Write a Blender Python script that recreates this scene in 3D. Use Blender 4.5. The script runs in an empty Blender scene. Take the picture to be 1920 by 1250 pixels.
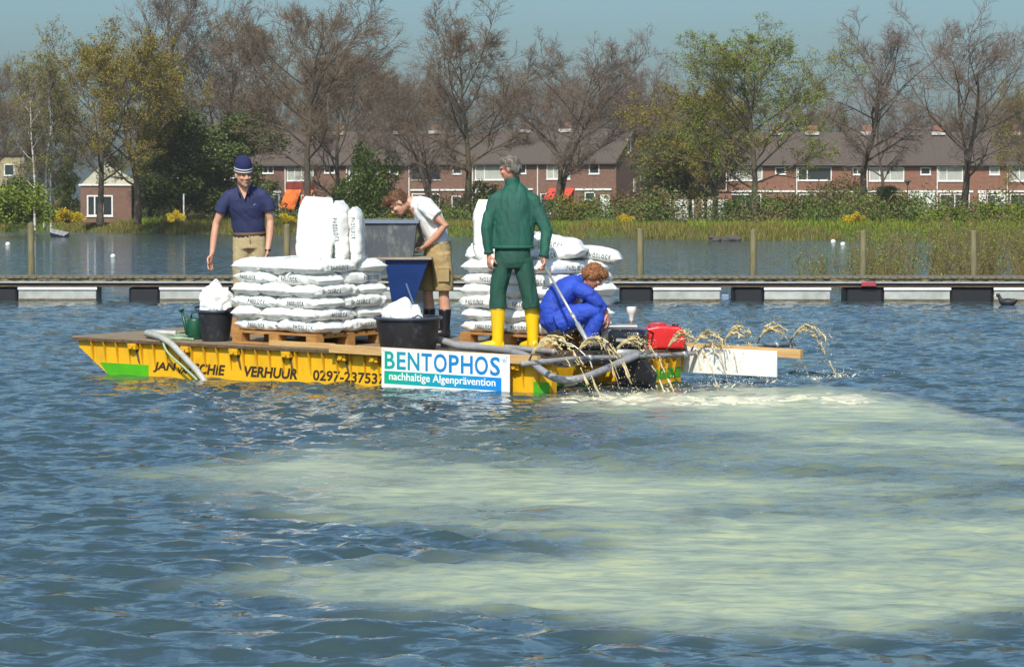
import bpy, bmesh, math, random
import numpy as np
from mathutils import Vector, Matrix, noise as mnoise
from mathutils.bvhtree import BVHTree

# ------------------------------------------------------------------ camera, sky, sun, exposure
SC = bpy.context.scene
COL = SC.collection
F = 5800.0                      # focal length in photo pixels (photo is 1920 wide)
CAM_H = 1.75
cam_d = bpy.data.cameras.new("camera")
cam_d.sensor_width = 36.0
cam_d.lens = F / 1920 * 36
cam_d.clip_start = 0.5
cam_d.clip_end = 6000
cam = bpy.data.objects.new("camera", cam_d)
cam.location = (0, 0, CAM_H)
cam.rotation_euler = (math.radians(90) - math.atan(230 / F), 0, 0)
COL.objects.link(cam)
SC.camera = cam

SUN_EL, SUN_AZ = 44.0, 192.0    # azimuth clockwise from +Y (view direction): behind the camera, to the left
world = bpy.data.worlds.new("World")
SC.world = world
world.use_nodes = True
wn = world.node_tree
bg = wn.nodes["Background"]
sky = wn.nodes.new("ShaderNodeTexSky")
sky.sky_type = 'NISHITA'
sky.sun_disc = False
sky.sun_elevation = math.radians(SUN_EL)
sky.sun_rotation = math.radians(SUN_AZ)
sky.altitude = 0
sky.air_density = 1.0
sky.dust_density = 3.0
sky.ozone_density = 3.0
tint = wn.nodes.new("ShaderNodeMix")
tint.data_type = 'RGBA'
tint.blend_type = 'MULTIPLY'
tint.inputs[0].default_value = 1.0
tint.inputs[7].default_value = (0.62, 0.79, 0.87, 1)   # the photograph's cool, muted sky
wn.links.new(sky.outputs[0], tint.inputs[6])
wn.links.new(tint.outputs[2], bg.inputs[0])
bg.inputs[1].default_value = 0.121

sun_d = bpy.data.lights.new("sun", 'SUN')
sun_d.energy = 3.6
sun_d.angle = math.radians(0.53)
sun_d.color = (1.0, 0.93, 0.82)
sun = bpy.data.objects.new("sun", sun_d)
COL.objects.link(sun)
az, el = math.radians(SUN_AZ), math.radians(SUN_EL)
sdir = Vector((math.sin(az) * math.cos(el), math.cos(az) * math.cos(el), math.sin(el)))
sun.rotation_euler = (-sdir).to_track_quat('-Z', 'Y').to_euler()

SC.view_settings.view_transform = 'Standard'
SC.view_settings.look = 'None'
SC.view_settings.exposure = 0.46
SC.view_settings.gamma = 1.0
SC.view_settings.use_curve_mapping = False
SC.cycles.max_bounces = 6
SC.cycles.diffuse_bounces = 3
SC.cycles.glossy_bounces = 3
SC.cycles.transparent_max_bounces = 6

R = random.Random(7)
NP = np.random.default_rng(11)
PI = math.pi

# ------------------------------------------------------------------ materials
MATS = {}
def mat(name, c, rough=0.6, c2=None, scale=6.0, detail=4.0, amount=1.0, metal=0.0, bump=0.0, bscale=None,
        stretch=None, spec=0.5, lo=0.35, hi=0.65, sss=0.0, island=0.0, coat=0.0, gen=False):
    """procedural principled material: two colours mixed by noise, optional bump and per-piece variation"""
    if name in MATS:
        return MATS[name]
    m = bpy.data.materials.new(name)
    m.use_nodes = True
    nt = m.node_tree
    p = nt.nodes["Principled BSDF"]
    p.inputs["Base Color"].default_value = (*c, 1)
    p.inputs["Roughness"].default_value = rough
    p.inputs["Metallic"].default_value = metal
    p.inputs["Specular IOR Level"].default_value = spec
    if coat:
        p.inputs["Coat Weight"].default_value = coat
    if sss:
        p.inputs["Subsurface Weight"].default_value = sss
        p.inputs["Subsurface Radius"].default_value = (0.02, 0.008, 0.004)
    vec = None
    if c2 is not None or bump:
        tc = nt.nodes.new("ShaderNodeTexCoord")
        vec = tc.outputs["Generated" if gen else "Object"]
        if stretch:
            mp = nt.nodes.new("ShaderNodeMapping")
            mp.inputs["Scale"].default_value = stretch
            nt.links.new(vec, mp.inputs[0])
            vec = mp.outputs[0]
    col = None
    if c2 is not None:
        n = nt.nodes.new("ShaderNodeTexNoise")
        n.inputs["Scale"].default_value = scale
        n.inputs["Detail"].default_value = detail
        n.inputs["Roughness"].default_value = 0.65
        nt.links.new(vec, n.inputs["Vector"])
        r = nt.nodes.new("ShaderNodeMapRange")
        r.inputs[1].default_value = lo
        r.inputs[2].default_value = hi
        r.inputs[4].default_value = amount
        nt.links.new(n.outputs["Fac"], r.inputs[0])
        mx = nt.nodes.new("ShaderNodeMix")
        mx.data_type = 'RGBA'
        mx.inputs[6].default_value = (*c, 1)
        mx.inputs[7].default_value = (*c2, 1)
        nt.links.new(r.outputs[0], mx.inputs[0])
        col = mx.outputs[2]
    if island:
        g = nt.nodes.new("ShaderNodeNewGeometry")
        hs = nt.nodes.new("ShaderNodeHueSaturation")
        rr = nt.nodes.new("ShaderNodeMapRange")
        rr.inputs[3].default_value = 1 - island
        rr.inputs[4].default_value = 1 + island
        nt.links.new(g.outputs["Random Per Island"], rr.inputs[0])
        nt.links.new(rr.outputs[0], hs.inputs["Value"])
        hs.inputs["Color"].default_value = (*c, 1)
        if col is not None:
            nt.links.new(col, hs.inputs["Color"])
        col = hs.outputs[0]
    if col is not None:
        nt.links.new(col, p.inputs["Base Color"])
    if bump:
        n = nt.nodes.new("ShaderNodeTexNoise")
        n.inputs["Scale"].default_value = bscale or scale * 3
        n.inputs["Detail"].default_value = 3
        nt.links.new(vec, n.inputs["Vector"])
        b = nt.nodes.new("ShaderNodeBump")
        b.inputs["Strength"].default_value = bump
        b.inputs["Distance"].default_value = 0.02
        nt.links.new(n.outputs["Fac"], b.inputs["Height"])
        nt.links.new(b.outputs[0], p.inputs["Normal"])
    MATS[name] = m
    return m

def gradient_mat(name, ca, cb, rough=0.35):
    m = bpy.data.materials.new(name)
    m.use_nodes = True
    nt = m.node_tree
    p = nt.nodes["Principled BSDF"]
    p.inputs["Roughness"].default_value = rough
    tc = nt.nodes.new("ShaderNodeTexCoord")
    sp = nt.nodes.new("ShaderNodeSeparateXYZ")
    mx = nt.nodes.new("ShaderNodeMix")
    mx.data_type = 'RGBA'
    mx.inputs[6].default_value = (*ca, 1)
    mx.inputs[7].default_value = (*cb, 1)
    nt.links.new(tc.outputs["Generated"], sp.inputs[0])
    nt.links.new(sp.outputs[0], mx.inputs[0])
    nt.links.new(mx.outputs[2], p.inputs["Base Color"])
    return m

# ------------------------------------------------------------------ mesh building
class MB:
    def __init__(s):
        s.v, s.f = [], []
    def add(s, vs, fs, M=None):
        o = len(s.v)
        if M is not None:
            vs = [M @ Vector(v) for v in vs]
        s.v.extend([tuple(v) for v in vs])
        s.f.extend([tuple(i + o for i in f) for f in fs])
        return s
    def box(s, x0, x1, y0, y1, z0, z1, M=None):
        vs = [(x0,y0,z0),(x1,y0,z0),(x1,y1,z0),(x0,y1,z0),(x0,y0,z1),(x1,y0,z1),(x1,y1,z1),(x0,y1,z1)]
        return s.add(vs, [(0,3,2,1),(4,5,6,7),(0,1,5,4),(1,2,6,5),(2,3,7,6),(3,0,4,7)], M)
    def cbox(s, x0, x1, y0, y1, z0, z1, b, M=None):
        """box with chamfered edges along all directions"""
        bm = bmesh.new()
        bmesh.ops.create_cube(bm, size=1)
        for v in bm.verts:
            v.co = Vector(((x0+x1)/2 + v.co.x*(x1-x0), (y0+y1)/2 + v.co.y*(y1-y0), (z0+z1)/2 + v.co.z*(z1-z0)))
        bmesh.ops.bevel(bm, geom=bm.edges[:], offset=b, segments=2, affect='EDGES', profile=0.5)
        bm.verts.index_update()
        s.add([v.co.copy() for v in bm.verts], [[v.index for v in f.verts] for f in bm.faces], M)
        bm.free()
        return s
    def tube(s, pts, r, n=8, cap=True, ry=None, axis=None, M=None):
        """tube along pts; r and ry are radii (number or list); axis fixes the direction in which r is measured"""
        pts = [Vector(p) for p in pts]
        k = len(pts)
        rr = r if isinstance(r, (list, tuple)) else [r] * k
        rb = ry if isinstance(ry, (list, tuple)) else ([ry] * k if ry else rr)
        vs, fs = [], []
        last = None
        for i, p in enumerate(pts):
            t = (pts[min(i+1, k-1)] - pts[max(i-1, 0)])
            t = t.normalized() if t.length > 1e-9 else Vector((0,0,1))
            ref = Vector(axis) if axis is not None else (last if last is not None else (Vector((1,0,0)) if abs(t.x) < 0.8 else Vector((0,1,0))))
            a = ref - t * ref.dot(t)
            a = a.normalized() if a.length > 1e-6 else t.orthogonal().normalized()
            b = t.cross(a)
            last = a
            for j in range(n):
                q = 2*PI*j/n
                vs.append(p + a*(math.cos(q)*rr[i]) + b*(math.sin(q)*rb[i]))
        for i in range(k-1):
            for j in range(n):
                j2 = (j+1) % n
                fs.append((i*n+j, i*n+j2, (i+1)*n+j2, (i+1)*n+j))
        if cap:
            fs.append(tuple(reversed(range(n))))
            fs.append(tuple((k-1)*n+j for j in range(n)))
        return s.add(vs, fs, M)
    def lathe(s, prof, n=24, M=None, sx=1.0, sy=1.0, cap0=True, cap1=True):
        vs, fs = [], []
        k = len(prof)
        for (r, z) in prof:
            for j in range(n):
                q = 2*PI*j/n
                vs.append((r*math.cos(q)*sx, r*math.sin(q)*sy, z))
        for i in range(k-1):
            for j in range(n):
                j2 = (j+1) % n
                fs.append((i*n+j, i*n+j2, (i+1)*n+j2, (i+1)*n+j))
        if cap0: fs.append(tuple(reversed(range(n))))
        if cap1: fs.append(tuple((k-1)*n+j for j in range(n)))
        return s.add(vs, fs, M)
    def ell(s, c, r, M=None, n=14, m=9, Rm=None):
        c = Vector(c)
        if not isinstance(r, (tuple, list)): r = (r, r, r)
        vs, fs = [], []
        for i in range(1, m):
            th = PI*i/m
            for j in range(n):
                q = 2*PI*j/n
                p = Vector((r[0]*math.sin(th)*math.cos(q), r[1]*math.sin(th)*math.sin(q), r[2]*math.cos(th)))
                vs.append(c + (Rm @ p if Rm is not None else p))
        top = len(vs); p = Vector((0,0,r[2])); vs.append(c + (Rm @ p if Rm is not None else p))
        bot = len(vs); p = Vector((0,0,-r[2])); vs.append(c + (Rm @ p if Rm is not None else p))
        for i in range(m-2):
            for j in range(n):
                j2 = (j+1) % n
                fs.append((i*n+j, (i+1)*n+j, (i+1)*n+j2, i*n+j2))
        for j in range(n):
            j2 = (j+1) % n
            fs.append((top, j, j2)); fs.append((bot, (m-2)*n+j2, (m-2)*n+j))
        return s.add(vs, fs, M)
    def prism(s, poly, y0, y1, M=None):
        """polygon in x,z extruded along y"""
        k = len(poly)
        vs = [(x, y0, z) for x, z in poly] + [(x, y1, z) for x, z in poly]
        fs = [tuple(range(k)), tuple(reversed(range(k, 2*k)))]
        for i in range(k):
            j = (i+1) % k
            fs.append((i, i+k, j+k, j))
        return s.add(vs, fs, M)
    def mesh(s, name="mesh", smooth=False, fix=True):
        me = bpy.data.meshes.new(name)
        me.from_pydata(s.v, [], s.f)
        if fix and len(s.f) < 20000:
            bm = bmesh.new(); bm.from_mesh(me)
            bmesh.ops.recalc_face_normals(bm, faces=bm.faces[:])
            bm.to_mesh(me); bm.free()
        if smooth:
            me.polygons.foreach_set("use_smooth", [True]*len(me.polygons))
        me.update()
        return me
    def build(s, name, m, parent=None, smooth=False, M=None, auto=None):
        return link(name, s.mesh(name, smooth or auto is not None), m, parent, M, auto)

def link(name, me, m=None, parent=None, M=None, auto=None):
    o = bpy.data.objects.new(name, me)
    if m is not None and me is not None:
        me.materials.clear(); me.materials.append(m)
    COL.objects.link(o)
    if parent is not None:
        o.parent = parent
    if M is not None:
        o.matrix_local = M
    if auto is not None:
        set_sharp(me, auto)
    return o

def set_sharp(me, deg):
    bm = bmesh.new(); bm.from_mesh(me)
    lim = math.radians(deg)
    for e in bm.edges:
        if len(e.link_faces) == 2 and e.calc_face_angle(0) > lim:
            e.smooth = False
    bm.to_mesh(me); bm.free()

def np_mesh(name, V, Q, smooth=False):
    """fast mesh from numpy: V (n,3), Q (m,4) or (m,3)"""
    me = bpy.data.meshes.new(name)
    k = Q.shape[1]
    me.vertices.add(len(V)); me.vertices.foreach_set("co", np.ascontiguousarray(V, dtype=np.float32).ravel())
    me.loops.add(Q.size); me.loops.foreach_set("vertex_index", np.ascontiguousarray(Q, dtype=np.int32).ravel())
    me.polygons.add(len(Q))
    me.polygons.foreach_set("loop_start", np.arange(0, Q.size, k, dtype=np.int32))
    if smooth:
        me.polygons.foreach_set("use_smooth", np.ones(len(Q), dtype=bool))
    me.update(calc_edges=True)
    return me

def tag(o, label=None, cat=None, group=None, kind=None):
    if label: o["label"] = label
    if cat: o["category"] = cat
    if group: o["group"] = group
    if kind: o["kind"] = kind
    return o

def thing(name, label, cat, M=None, group=None):
    o = bpy.data.objects.new(name, None)
    COL.objects.link(o)
    o.empty_display_size = 0.2
    if M is not None:
        o.matrix_world = M
    return tag(o, label, cat, group)

def copy_tree(root, label=None, M=None):
    c = root.copy(); COL.objects.link(c)
    if label: c["label"] = label
    if M is not None: c.matrix_world = M
    for ch in list(root.children):
        a = ch.copy(); COL.objects.link(a); a.parent = c
        for g in list(ch.children):
            b = g.copy(); COL.objects.link(b); b.parent = a
    return c

def T(x, y, z): return Matrix.Translation((x, y, z))
def RZ(a): return Matrix.Rotation(a, 4, 'Z')
def RX(a): return Matrix.Rotation(a, 4, 'X')
def RY(a): return Matrix.Rotation(a, 4, 'Y')

def at(px, d):                  # lateral position of a photo column at depth d
    return (px - 960) / F * d
def zat(py, d):                 # height of a photo row at depth d
    return CAM_H - (py - 395) / F * d

def vnoise(x, y, seed=0):
    """smooth value noise on arrays"""
    xi = np.floor(x).astype(np.int64); yi = np.floor(y).astype(np.int64)
    fx = x - xi; fy = y - yi
    fx = fx*fx*(3-2*fx); fy = fy*fy*(3-2*fy)
    def h(a, b):
        n = (a*374761393 + b*668265263 + seed*974634777) & 0x7fffffff
        n = ((n ^ (n >> 13)) * 1274126177) & 0x7fffffff
        n = n ^ (n >> 16)
        return (n & 0xffff) / 65535.0
    return (h(xi,yi)*(1-fx)+h(xi+1,yi)*fx)*(1-fy) + (h(xi,yi+1)*(1-fx)+h(xi+1,yi+1)*fx)*fy
def fbm(x, y, seed=0, o=4):
    t = 0; a = 0.5; n = 0
    for i in range(o):
        t = t + a*vnoise(x*2**i, y*2**i, seed+i*17); n += a; a *= 0.5
    return t / n

def text_mesh(s, size, offset=0.0, extrude=0.0, shear=0.0, spacing=1.0, xscale=1.0, align='LEFT'):
    cu = bpy.data.curves.new("lettering", 'FONT')
    cu.body = s; cu.size = size; cu.offset = offset; cu.extrude = extrude; cu.shear = shear
    cu.space_character = spacing; cu.align_x = align; cu.resolution_u = 3
    o = bpy.data.objects.new("lettering", cu); COL.objects.link(o)
    dg = bpy.context.evaluated_depsgraph_get()
    me = bpy.data.meshes.new_from_object(o.evaluated_get(dg))
    bpy.data.objects.remove(o); bpy.data.curves.remove(cu)
    if xscale != 1.0:
        me.transform(Matrix.Diagonal((xscale,1,1,1)))
    return me

def fit_text(me, x0, x1, z0, z1):
    """scale a text mesh (in x,y) into the upright rectangle x0..x1, z0..z1 of the x,z plane"""
    co = np.empty(len(me.vertices)*3, dtype=np.float32); me.vertices.foreach_get("co", co); co = co.reshape(-1,3)
    lo, hi = co.min(0), co.max(0)
    out = np.empty_like(co)
    out[:,0] = x0 + (co[:,0]-lo[0])/(hi[0]-lo[0])*(x1-x0)
    out[:,2] = z0 + (co[:,1]-lo[1])/(hi[1]-lo[1])*(z1-z0)
    out[:,1] = -co[:,2]
    me.vertices.foreach_set("co", out.ravel()); me.update()
    return me

def remesh(mb, name, voxel=0.012, smooth=3, disp=None):
    """fuse the shapes of mb into one continuous surface"""
    me = mb.mesh(name)
    o = bpy.data.objects.new(name, me); COL.objects.link(o)
    md = o.modifiers.new("r", 'REMESH'); md.mode = 'VOXEL'; md.voxel_size = voxel; md.use_smooth_shade = True
    if smooth:
        ms = o.modifiers.new("s", 'SMOOTH'); ms.factor = 0.5; ms.iterations = smooth
    dg = bpy.context.evaluated_depsgraph_get()
    out = bpy.data.meshes.new_from_object(o.evaluated_get(dg))
    bpy.data.objects.remove(o); bpy.data.meshes.remove(me)
    if disp is not None:
        ns = [v.normal.copy() for v in out.vertices]
        for v, n in zip(out.vertices, ns):
            v.co = v.co + n * disp(v.co, n)
    out.polygons.foreach_set("use_smooth", [True]*len(out.polygons))
    out.name = name
    return out

# ------------------------------------------------------------------ water
def build_water():
    ys = list(np.arange(-40, 8, 4.0)) + [8.0]
    y = 8.0
    while y < 62:
        y += max(0.042, 0.0026*y); ys.append(y)
    while y < 240:
        y += 0.16 + (y-62)*0.012; ys.append(y)
    ys = np.array(ys + [300.0, 420.0])
    xs = list(np.arange(0, 6.5, 0.045)); x = xs[-1]; g = 0.045
    while x < 320:
        g *= 1.045; x += g; xs.append(x)
    xs = np.array([-v for v in xs[:0:-1]] + xs)
    X, Y = np.meshgrid(xs, ys)
    dx = np.gradient(xs)[None, :] + 0*X
    dy = np.gradient(ys)[:, None] + 0*X
    Z = np.zeros_like(X)
    rng = np.random.default_rng(5)
    # domain warp so crests are short and broken
    wx = X + 0.55*(fbm(X*0.7, Y*0.7, 3, 3)-0.5); wy = Y + 0.55*(fbm(X*0.7+9, Y*0.7+4, 8, 3)-0.5)
    for i in range(46):
        lam = 0.12 * (5.0 ** (i/45))
        ang = math.radians(72) + rng.normal(0, 0.62)
        kx, ky = math.cos(ang)*2*PI/lam, math.sin(ang)*2*PI/lam
        a = 0.0060 * lam**1.0 * rng.uniform(0.6, 1.3)
        fade = np.clip((lam/np.maximum(dx, dy*0.8) - 2.5)/2.5, 0, 1)
        ph = kx*wx + ky*wy + rng.uniform(0, 2*PI)
        s = np.sin(ph)
        Z += a*fade*(s + 0.35*s*np.abs(s))
    Z *= 0.25 + 1.5*fbm(X*0.5, Y*0.35, 21, 3)
    # clay cloud: outline on the water plus streaky noise
    outline = [(1030,752),(1200,736),(1560,722),(1700,742),(1920,800),(2400,905),(2600,1150),(1900,1168),(1500,1182),(1000,1172),
               (600,1145),(350,1098),(480,1062),(900,1040),(1090,1030),(820,1003),(560,978),(400,932),(225,886),(420,862),(640,825),(800,800),(960,785),(1050,768)]
    P = []
    for px, py in outline:
        s = (py-395)/CAM_H
        P.append(((px-960)/s, F/s))
    qx = X + 0.5*(fbm(X*1.1, Y*0.7, 31, 4)-0.5); qy = Y + 1.7*(fbm(X*0.8, Y*0.6, 41, 4)-0.5)
    inside = np.zeros(X.shape, bool); dist = np.full(X.shape, 1e9)
    for i in range(len(P)):
        x1, y1 = P[i]; x2, y2 = P[(i+1) % len(P)]
        c = ((y1 > qy) != (y2 > qy)) & (qx < (x2-x1)*(qy-y1)/((y2-y1) if abs(y2-y1) > 1e-9 else 1e-9) + x1)
        inside ^= c
        ex, ey = x2-x1, (y2-y1)*0.55
        px_, py_ = qx-x1, (qy-y1)*0.55
        t = np.clip((px_*ex+py_*ey)/(ex*ex+ey*ey), 0, 1)
        dist = np.minimum(dist, np.hypot(px_-t*ex, py_-t*ey))
    sd = np.where(inside, dist, -dist)
    edge = np.clip((sd+0.22)/0.7, 0, 1); edge = edge*edge*(3-2*edge)
    # the upper rim by the boat is sharp
    sharp = np.clip((sd+0.05)/0.35, 0, 1)
    k = np.clip((Y-22)/3, 0, 1)
    edge = edge*(1-k) + sharp*k
    streak = fbm(X*0.45+1.5*fbm(X*0.3, Y*0.3, 77, 2), Y*0.50, 51, 4)*0.82 + fbm(X*1.3, Y*1.6, 61, 3)*0.18
    dens = np.clip((streak-0.28)/0.34, 0.16, 1)
    # two thinner bands where darker water shows between the lobes
    def band(x0, y0, sx, sy, a):
        return a*np.exp(-((X-x0)/sx)**2 - ((Y-y0)/sy)**2)
    dens = dens * (1 - band(0.7, 22.6, 1.2, 1.3, 0.75) - band(0.2, 26.5, 1.4, 1.2, 0.55) - band(3.6, 15.6, 1.6, 0.9, 0.45) - band(2.6, 20.6, 1.5, 0.8, .35) - band(2.9, 24.6, 1.3, .7, .35))
    dens = np.clip(dens + band(2.3, 27.6, 2.2, 1.0, 0.55) + band(-1.4, 20.3, 1.5, 1.1, .5) + band(.3, 19.0, 1.6, 1.0, .25) + band(1.2, 14.0, 2.0, 0.7, .35) + band(-.7, 13.9, 1.0, 0.6, .5), 0, 1)
    sed = np.clip(edge*dens, 0, 1)*0.88
    Z *= 1 - 0.7*sed
    # churned surface where the jets land
    churn = np.exp(-((Y-(28.6-0.08*X))/0.9)**2)*np.clip((X-0.2)/0.4, 0, 1)*np.clip((3.6-X)/0.5, 0, 1)
    Z += churn*0.085*(fbm(X*4.5, Y*2.6, 91, 3)-0.47)
    Z += churn*0.03*(np.abs(vnoise(X*10, Y*6, 95)-0.5)*2)**2
    foam = np.clip(churn*1.25*(fbm(X*5, Y*2.5, 93, 3)-0.25)*2, 0, 1)
    rimf = np.exp(-((sd-0.05)/0.10)**2)*np.clip((Y-22)/2, 0, 1)*np.clip((X-1.0)/1, 0, 1)*fbm(X*6, Y*3, 99, 3)
    foam = np.clip(foam + 0.35*rimf, 0, 1)
    V = np.stack([X, Y, Z], -1).reshape(-1, 3)
    ny, nx = X.shape
    idx = np.arange(ny*nx).reshape(ny, nx)
    Q = np.stack([idx[:-1,:-1], idx[:-1,1:], idx[1:,1:], idx[1:,:-1]], -1).reshape(-1, 4)
    me = np_mesh("water", V, Q, True)
    for nm, arr in (("clay", sed), ("foam", foam)):
        a = me.attributes.new(nm, 'FLOAT', 'POINT')
        a.data.foreach_set("value", arr.astype(np.float32).ravel())
    m = bpy.data.materials.new("lake_water"); m.use_nodes = True
    nt = m.node_tree; p = nt.nodes["Principled BSDF"]
    def N(t): return nt.nodes.new(t)
    ac = N("ShaderNodeAttribute"); ac.attribute_name = "clay"
    af = N("ShaderNodeAttribute"); af.attribute_name = "foam"
    geo = N("ShaderNodeNewGeometry")
    mx = N("ShaderNodeMix"); mx.data_type = 'RGBA'
    mx.inputs[6].default_value = (0.036, 0.062, 0.066, 1)
    mx.inputs[7].default_value = (0.375, 0.425, 0.265, 1)
    nt.links.new(ac.outputs["Fac"], mx.inputs[0])
    mf = N("ShaderNodeMix"); mf.data_type = 'RGBA'
    mf.inputs[7].default_value = (0.74, 0.68, 0.48, 1)
    nt.links.new(mx.outputs[2], mf.inputs[6]); nt.links.new(af.outputs["Fac"], mf.inputs[0])
    nt.links.new(mf.outputs[2], p.inputs["Base Color"])
    p.inputs["IOR"].default_value = 1.33
    rr = N("ShaderNodeMapRange"); rr.inputs[3].default_value = 0.06; rr.inputs[4].default_value = 0.34
    nt.links.new(ac.outputs["Fac"], rr.inputs[0]); nt.links.new(rr.outputs[0], p.inputs["Roughness"])
    mp = N("ShaderNodeMapping"); mp.inputs["Scale"].default_value = (0.8, 1.25, 1)
    nt.links.new(geo.outputs["Position"], mp.inputs[0])
    n1 = N("ShaderNodeTexNoise"); n1.inputs["Scale"].default_value = 8.0; n1.inputs["Detail"].default_value = 5; n1.inputs["Roughness"].default_value = .6
    nt.links.new(mp.outputs[0], n1.inputs["Vector"])
    n2 = N("ShaderNodeTexNoise"); n2.inputs["Scale"].default_value = 2.4; n2.inputs["Detail"].default_value = 3
    nt.links.new(mp.outputs[0], n2.inputs["Vector"])
    b1 = N("ShaderNodeBump"); b1.inputs["Strength"].default_value = 0.5; b1.inputs["Distance"].default_value = 0.035
    b2 = N("ShaderNodeBump"); b2.inputs["Strength"].default_value = 0.5; b2.inputs["Distance"].default_value = 0.10
    nt.links.new(n1.outputs["Fac"], b1.inputs["Height"]); nt.links.new(n2.outputs["Fac"], b2.inputs["Height"])
    nt.links.new(b2.outputs[0], b1.inputs["Normal"])
    # small wavelets: tilt the normal directly, so far water keeps its roughness
    n3 = N("ShaderNodeTexNoise"); n3.inputs["Scale"].default_value = 4.5; n3.inputs["Detail"].default_value = 3; n3.inputs["Roughness"].default_value = .7
    nt.links.new(mp.outputs[0], n3.inputs["Vector"])
    sb = N("ShaderNodeVectorMath"); sb.operation = 'SUBTRACT'; sb.inputs[1].default_value = (.5,.5,.5)
    nt.links.new(n3.outputs["Color"], sb.inputs[0])
    ml = N("ShaderNodeVectorMath"); ml.operation = 'MULTIPLY'; ml.inputs[1].default_value = (.9,1.5,0)
    nt.links.new(sb.outputs[0], ml.inputs[0])
    ad = N("ShaderNodeVectorMath"); ad.operation = 'ADD'
    nt.links.new(ml.outputs[0], ad.inputs[0]); nt.links.new(b2.outputs[0], ad.inputs[1])
    nm_ = N("ShaderNodeVectorMath"); nm_.operation = 'NORMALIZE'
    nt.links.new(ad.outputs[0], nm_.inputs[0]); nt.links.new(nm_.outputs[0], p.inputs["Normal"])
    o = link("water", me, m)
    tag(o, "rippled blue grey lake water clouded by a pale clay plume", None, None, "structure")
build_water()

# ------------------------------------------------------------------ far bank
def shore(x):                   # depth of the far waterline
    return 205 - 1.25*x + 2.0*math.sin(x*0.35) + 1.2*math.sin(x*1.1+1)
def build_ground():
    xs = np.linspace(-90, 90, 121)
    offs = [-3, 0, 1.2, 3, 6, 10, 16, 30, 60, 120, 260, 700, 3000]
    zs = [-1.0, -0.12, 0.35, 0.6, 0.75, 0.9, 1.0, 1.0, 1.0, 1.0, 1.0, 1.0, 1.0]
    V = []
    for o, z in zip(offs, zs):
        for i, x in enumerate(xs):
            k = 1 + (max(0, o-60)/60)
            V.append((x*k, shore(x)+o, z + (0.12*math.sin(x*1.7+o)*(0 < o < 20))))
    ny, nx = len(offs), len(xs)
    idx = np.arange(ny*nx).reshape(ny, nx)
    Q = np.stack([idx[:-1,:-1], idx[:-1,1:], idx[1:,1:], idx[1:,:-1]], -1).reshape(-1, 4)
    me = np_mesh("ground", np.array(V), Q, True)
    o = link("ground", me, mat("bank_soil", (0.055,0.080,0.012), 0.95, (0.08,0.075,0.025), 0.5))
    tag(o, "low grassy lake bank with gardens behind", None, None, "structure")
build_ground()

# ------------------------------------------------------------------ vegetation
BARK = mat("bark", (0.105,0.078,0.052), 0.95, (0.045,0.036,0.028), 0.8, bump=0.4)
BARK_MOSS = mat("bark_mossy", (0.085,0.075,0.03), 0.95, (0.055,0.045,0.03), 0.8, bump=0.4)
TWIG = mat("twigs", (0.150,0.106,0.072), 0.95, island=0.35)
TWIG_GREY = mat("twigs_grey", (0.165,0.122,0.098), 0.95, island=0.3)
BIRCH = mat("birch_bark", (0.55,0.52,0.45), 0.8, (0.10,0.09,0.08), 2.5, lo=.5, hi=.62)
def leafmat(name, c, island=0.45):
    return mat(name, c, 0.7, island=island, spec=0.25)
L_OLIVE = leafmat("leaf_olive", (0.19,0.155,0.018))
L_GREEN = leafmat("leaf_green", (0.085,0.125,0.020))
L_DARK = leafmat("leaf_dark", (0.075,0.10,0.026))
L_BRIGHT = leafmat("leaf_bright", (0.145,0.185,0.018))
L_YELLOW = leafmat("blossom_yellow", (0.52,0.37,0.010), .25)
L_RUST = leafmat("leaf_rust", (0.145,0.10,0.042))
L_REED = leafmat("reed_tan", (0.17,0.135,0.035), .5)
L_GRASS = leafmat("grass_blades", (0.105,0.14,0.010), .4)

def seg_mesh(name, P0, P1, R0, R1, sides=3):
    P0, P1 = np.asarray(P0, float), np.asarray(P1, float)
    R0, R1 = np.asarray(R0, float)[:,None], np.asarray(R1, float)[:,None]
    t = P1-P0; t /= np.maximum(np.linalg.norm(t, axis=1, keepdims=True), 1e-9)
    ref = np.where(np.abs(t[:,2:3]) < 0.9, np.array([[0,0,1.0]]), np.array([[1.0,0,0]]))
    a = np.cross(t, ref); a /= np.linalg.norm(a, axis=1, keepdims=True)
    b = np.cross(t, a)
    n = len(P0)
    V = np.empty((n, 2*sides, 3))
    for j in range(sides):
        q = 2*PI*j/sides
        o = a*math.cos(q)+b*math.sin(q)
        V[:,j] = P0+o*R0; V[:,sides+j] = P1+o*R1
    base = (np.arange(n)*2*sides)[:,None]
    Q = np.concatenate([base+np.array([[j, (j+1)%sides, sides+(j+1)%sides, sides+j]]) for j in range(sides)], 0)
    return V.reshape(-1,3), Q

def leaf_quads(C, size, rng, flat=0.0, asp=0.6):
    n = len(C)
    sz = size*rng.uniform(0.6, 1.4, (n,1))
    a = rng.normal(size=(n,3)); a[:,2] *= (1-flat); a /= np.linalg.norm(a, axis=1, keepdims=True)
    b = np.cross(a, rng.normal(size=(n,3))); b /= np.maximum(np.linalg.norm(b, axis=1, keepdims=True), 1e-6)
    V = np.stack([C-a*sz, C+b*sz*asp, C+a*sz, C-b*sz*asp], 1).reshape(-1,3)
    Q = np.arange(n*4).reshape(n,4)
    return V, Q

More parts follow.
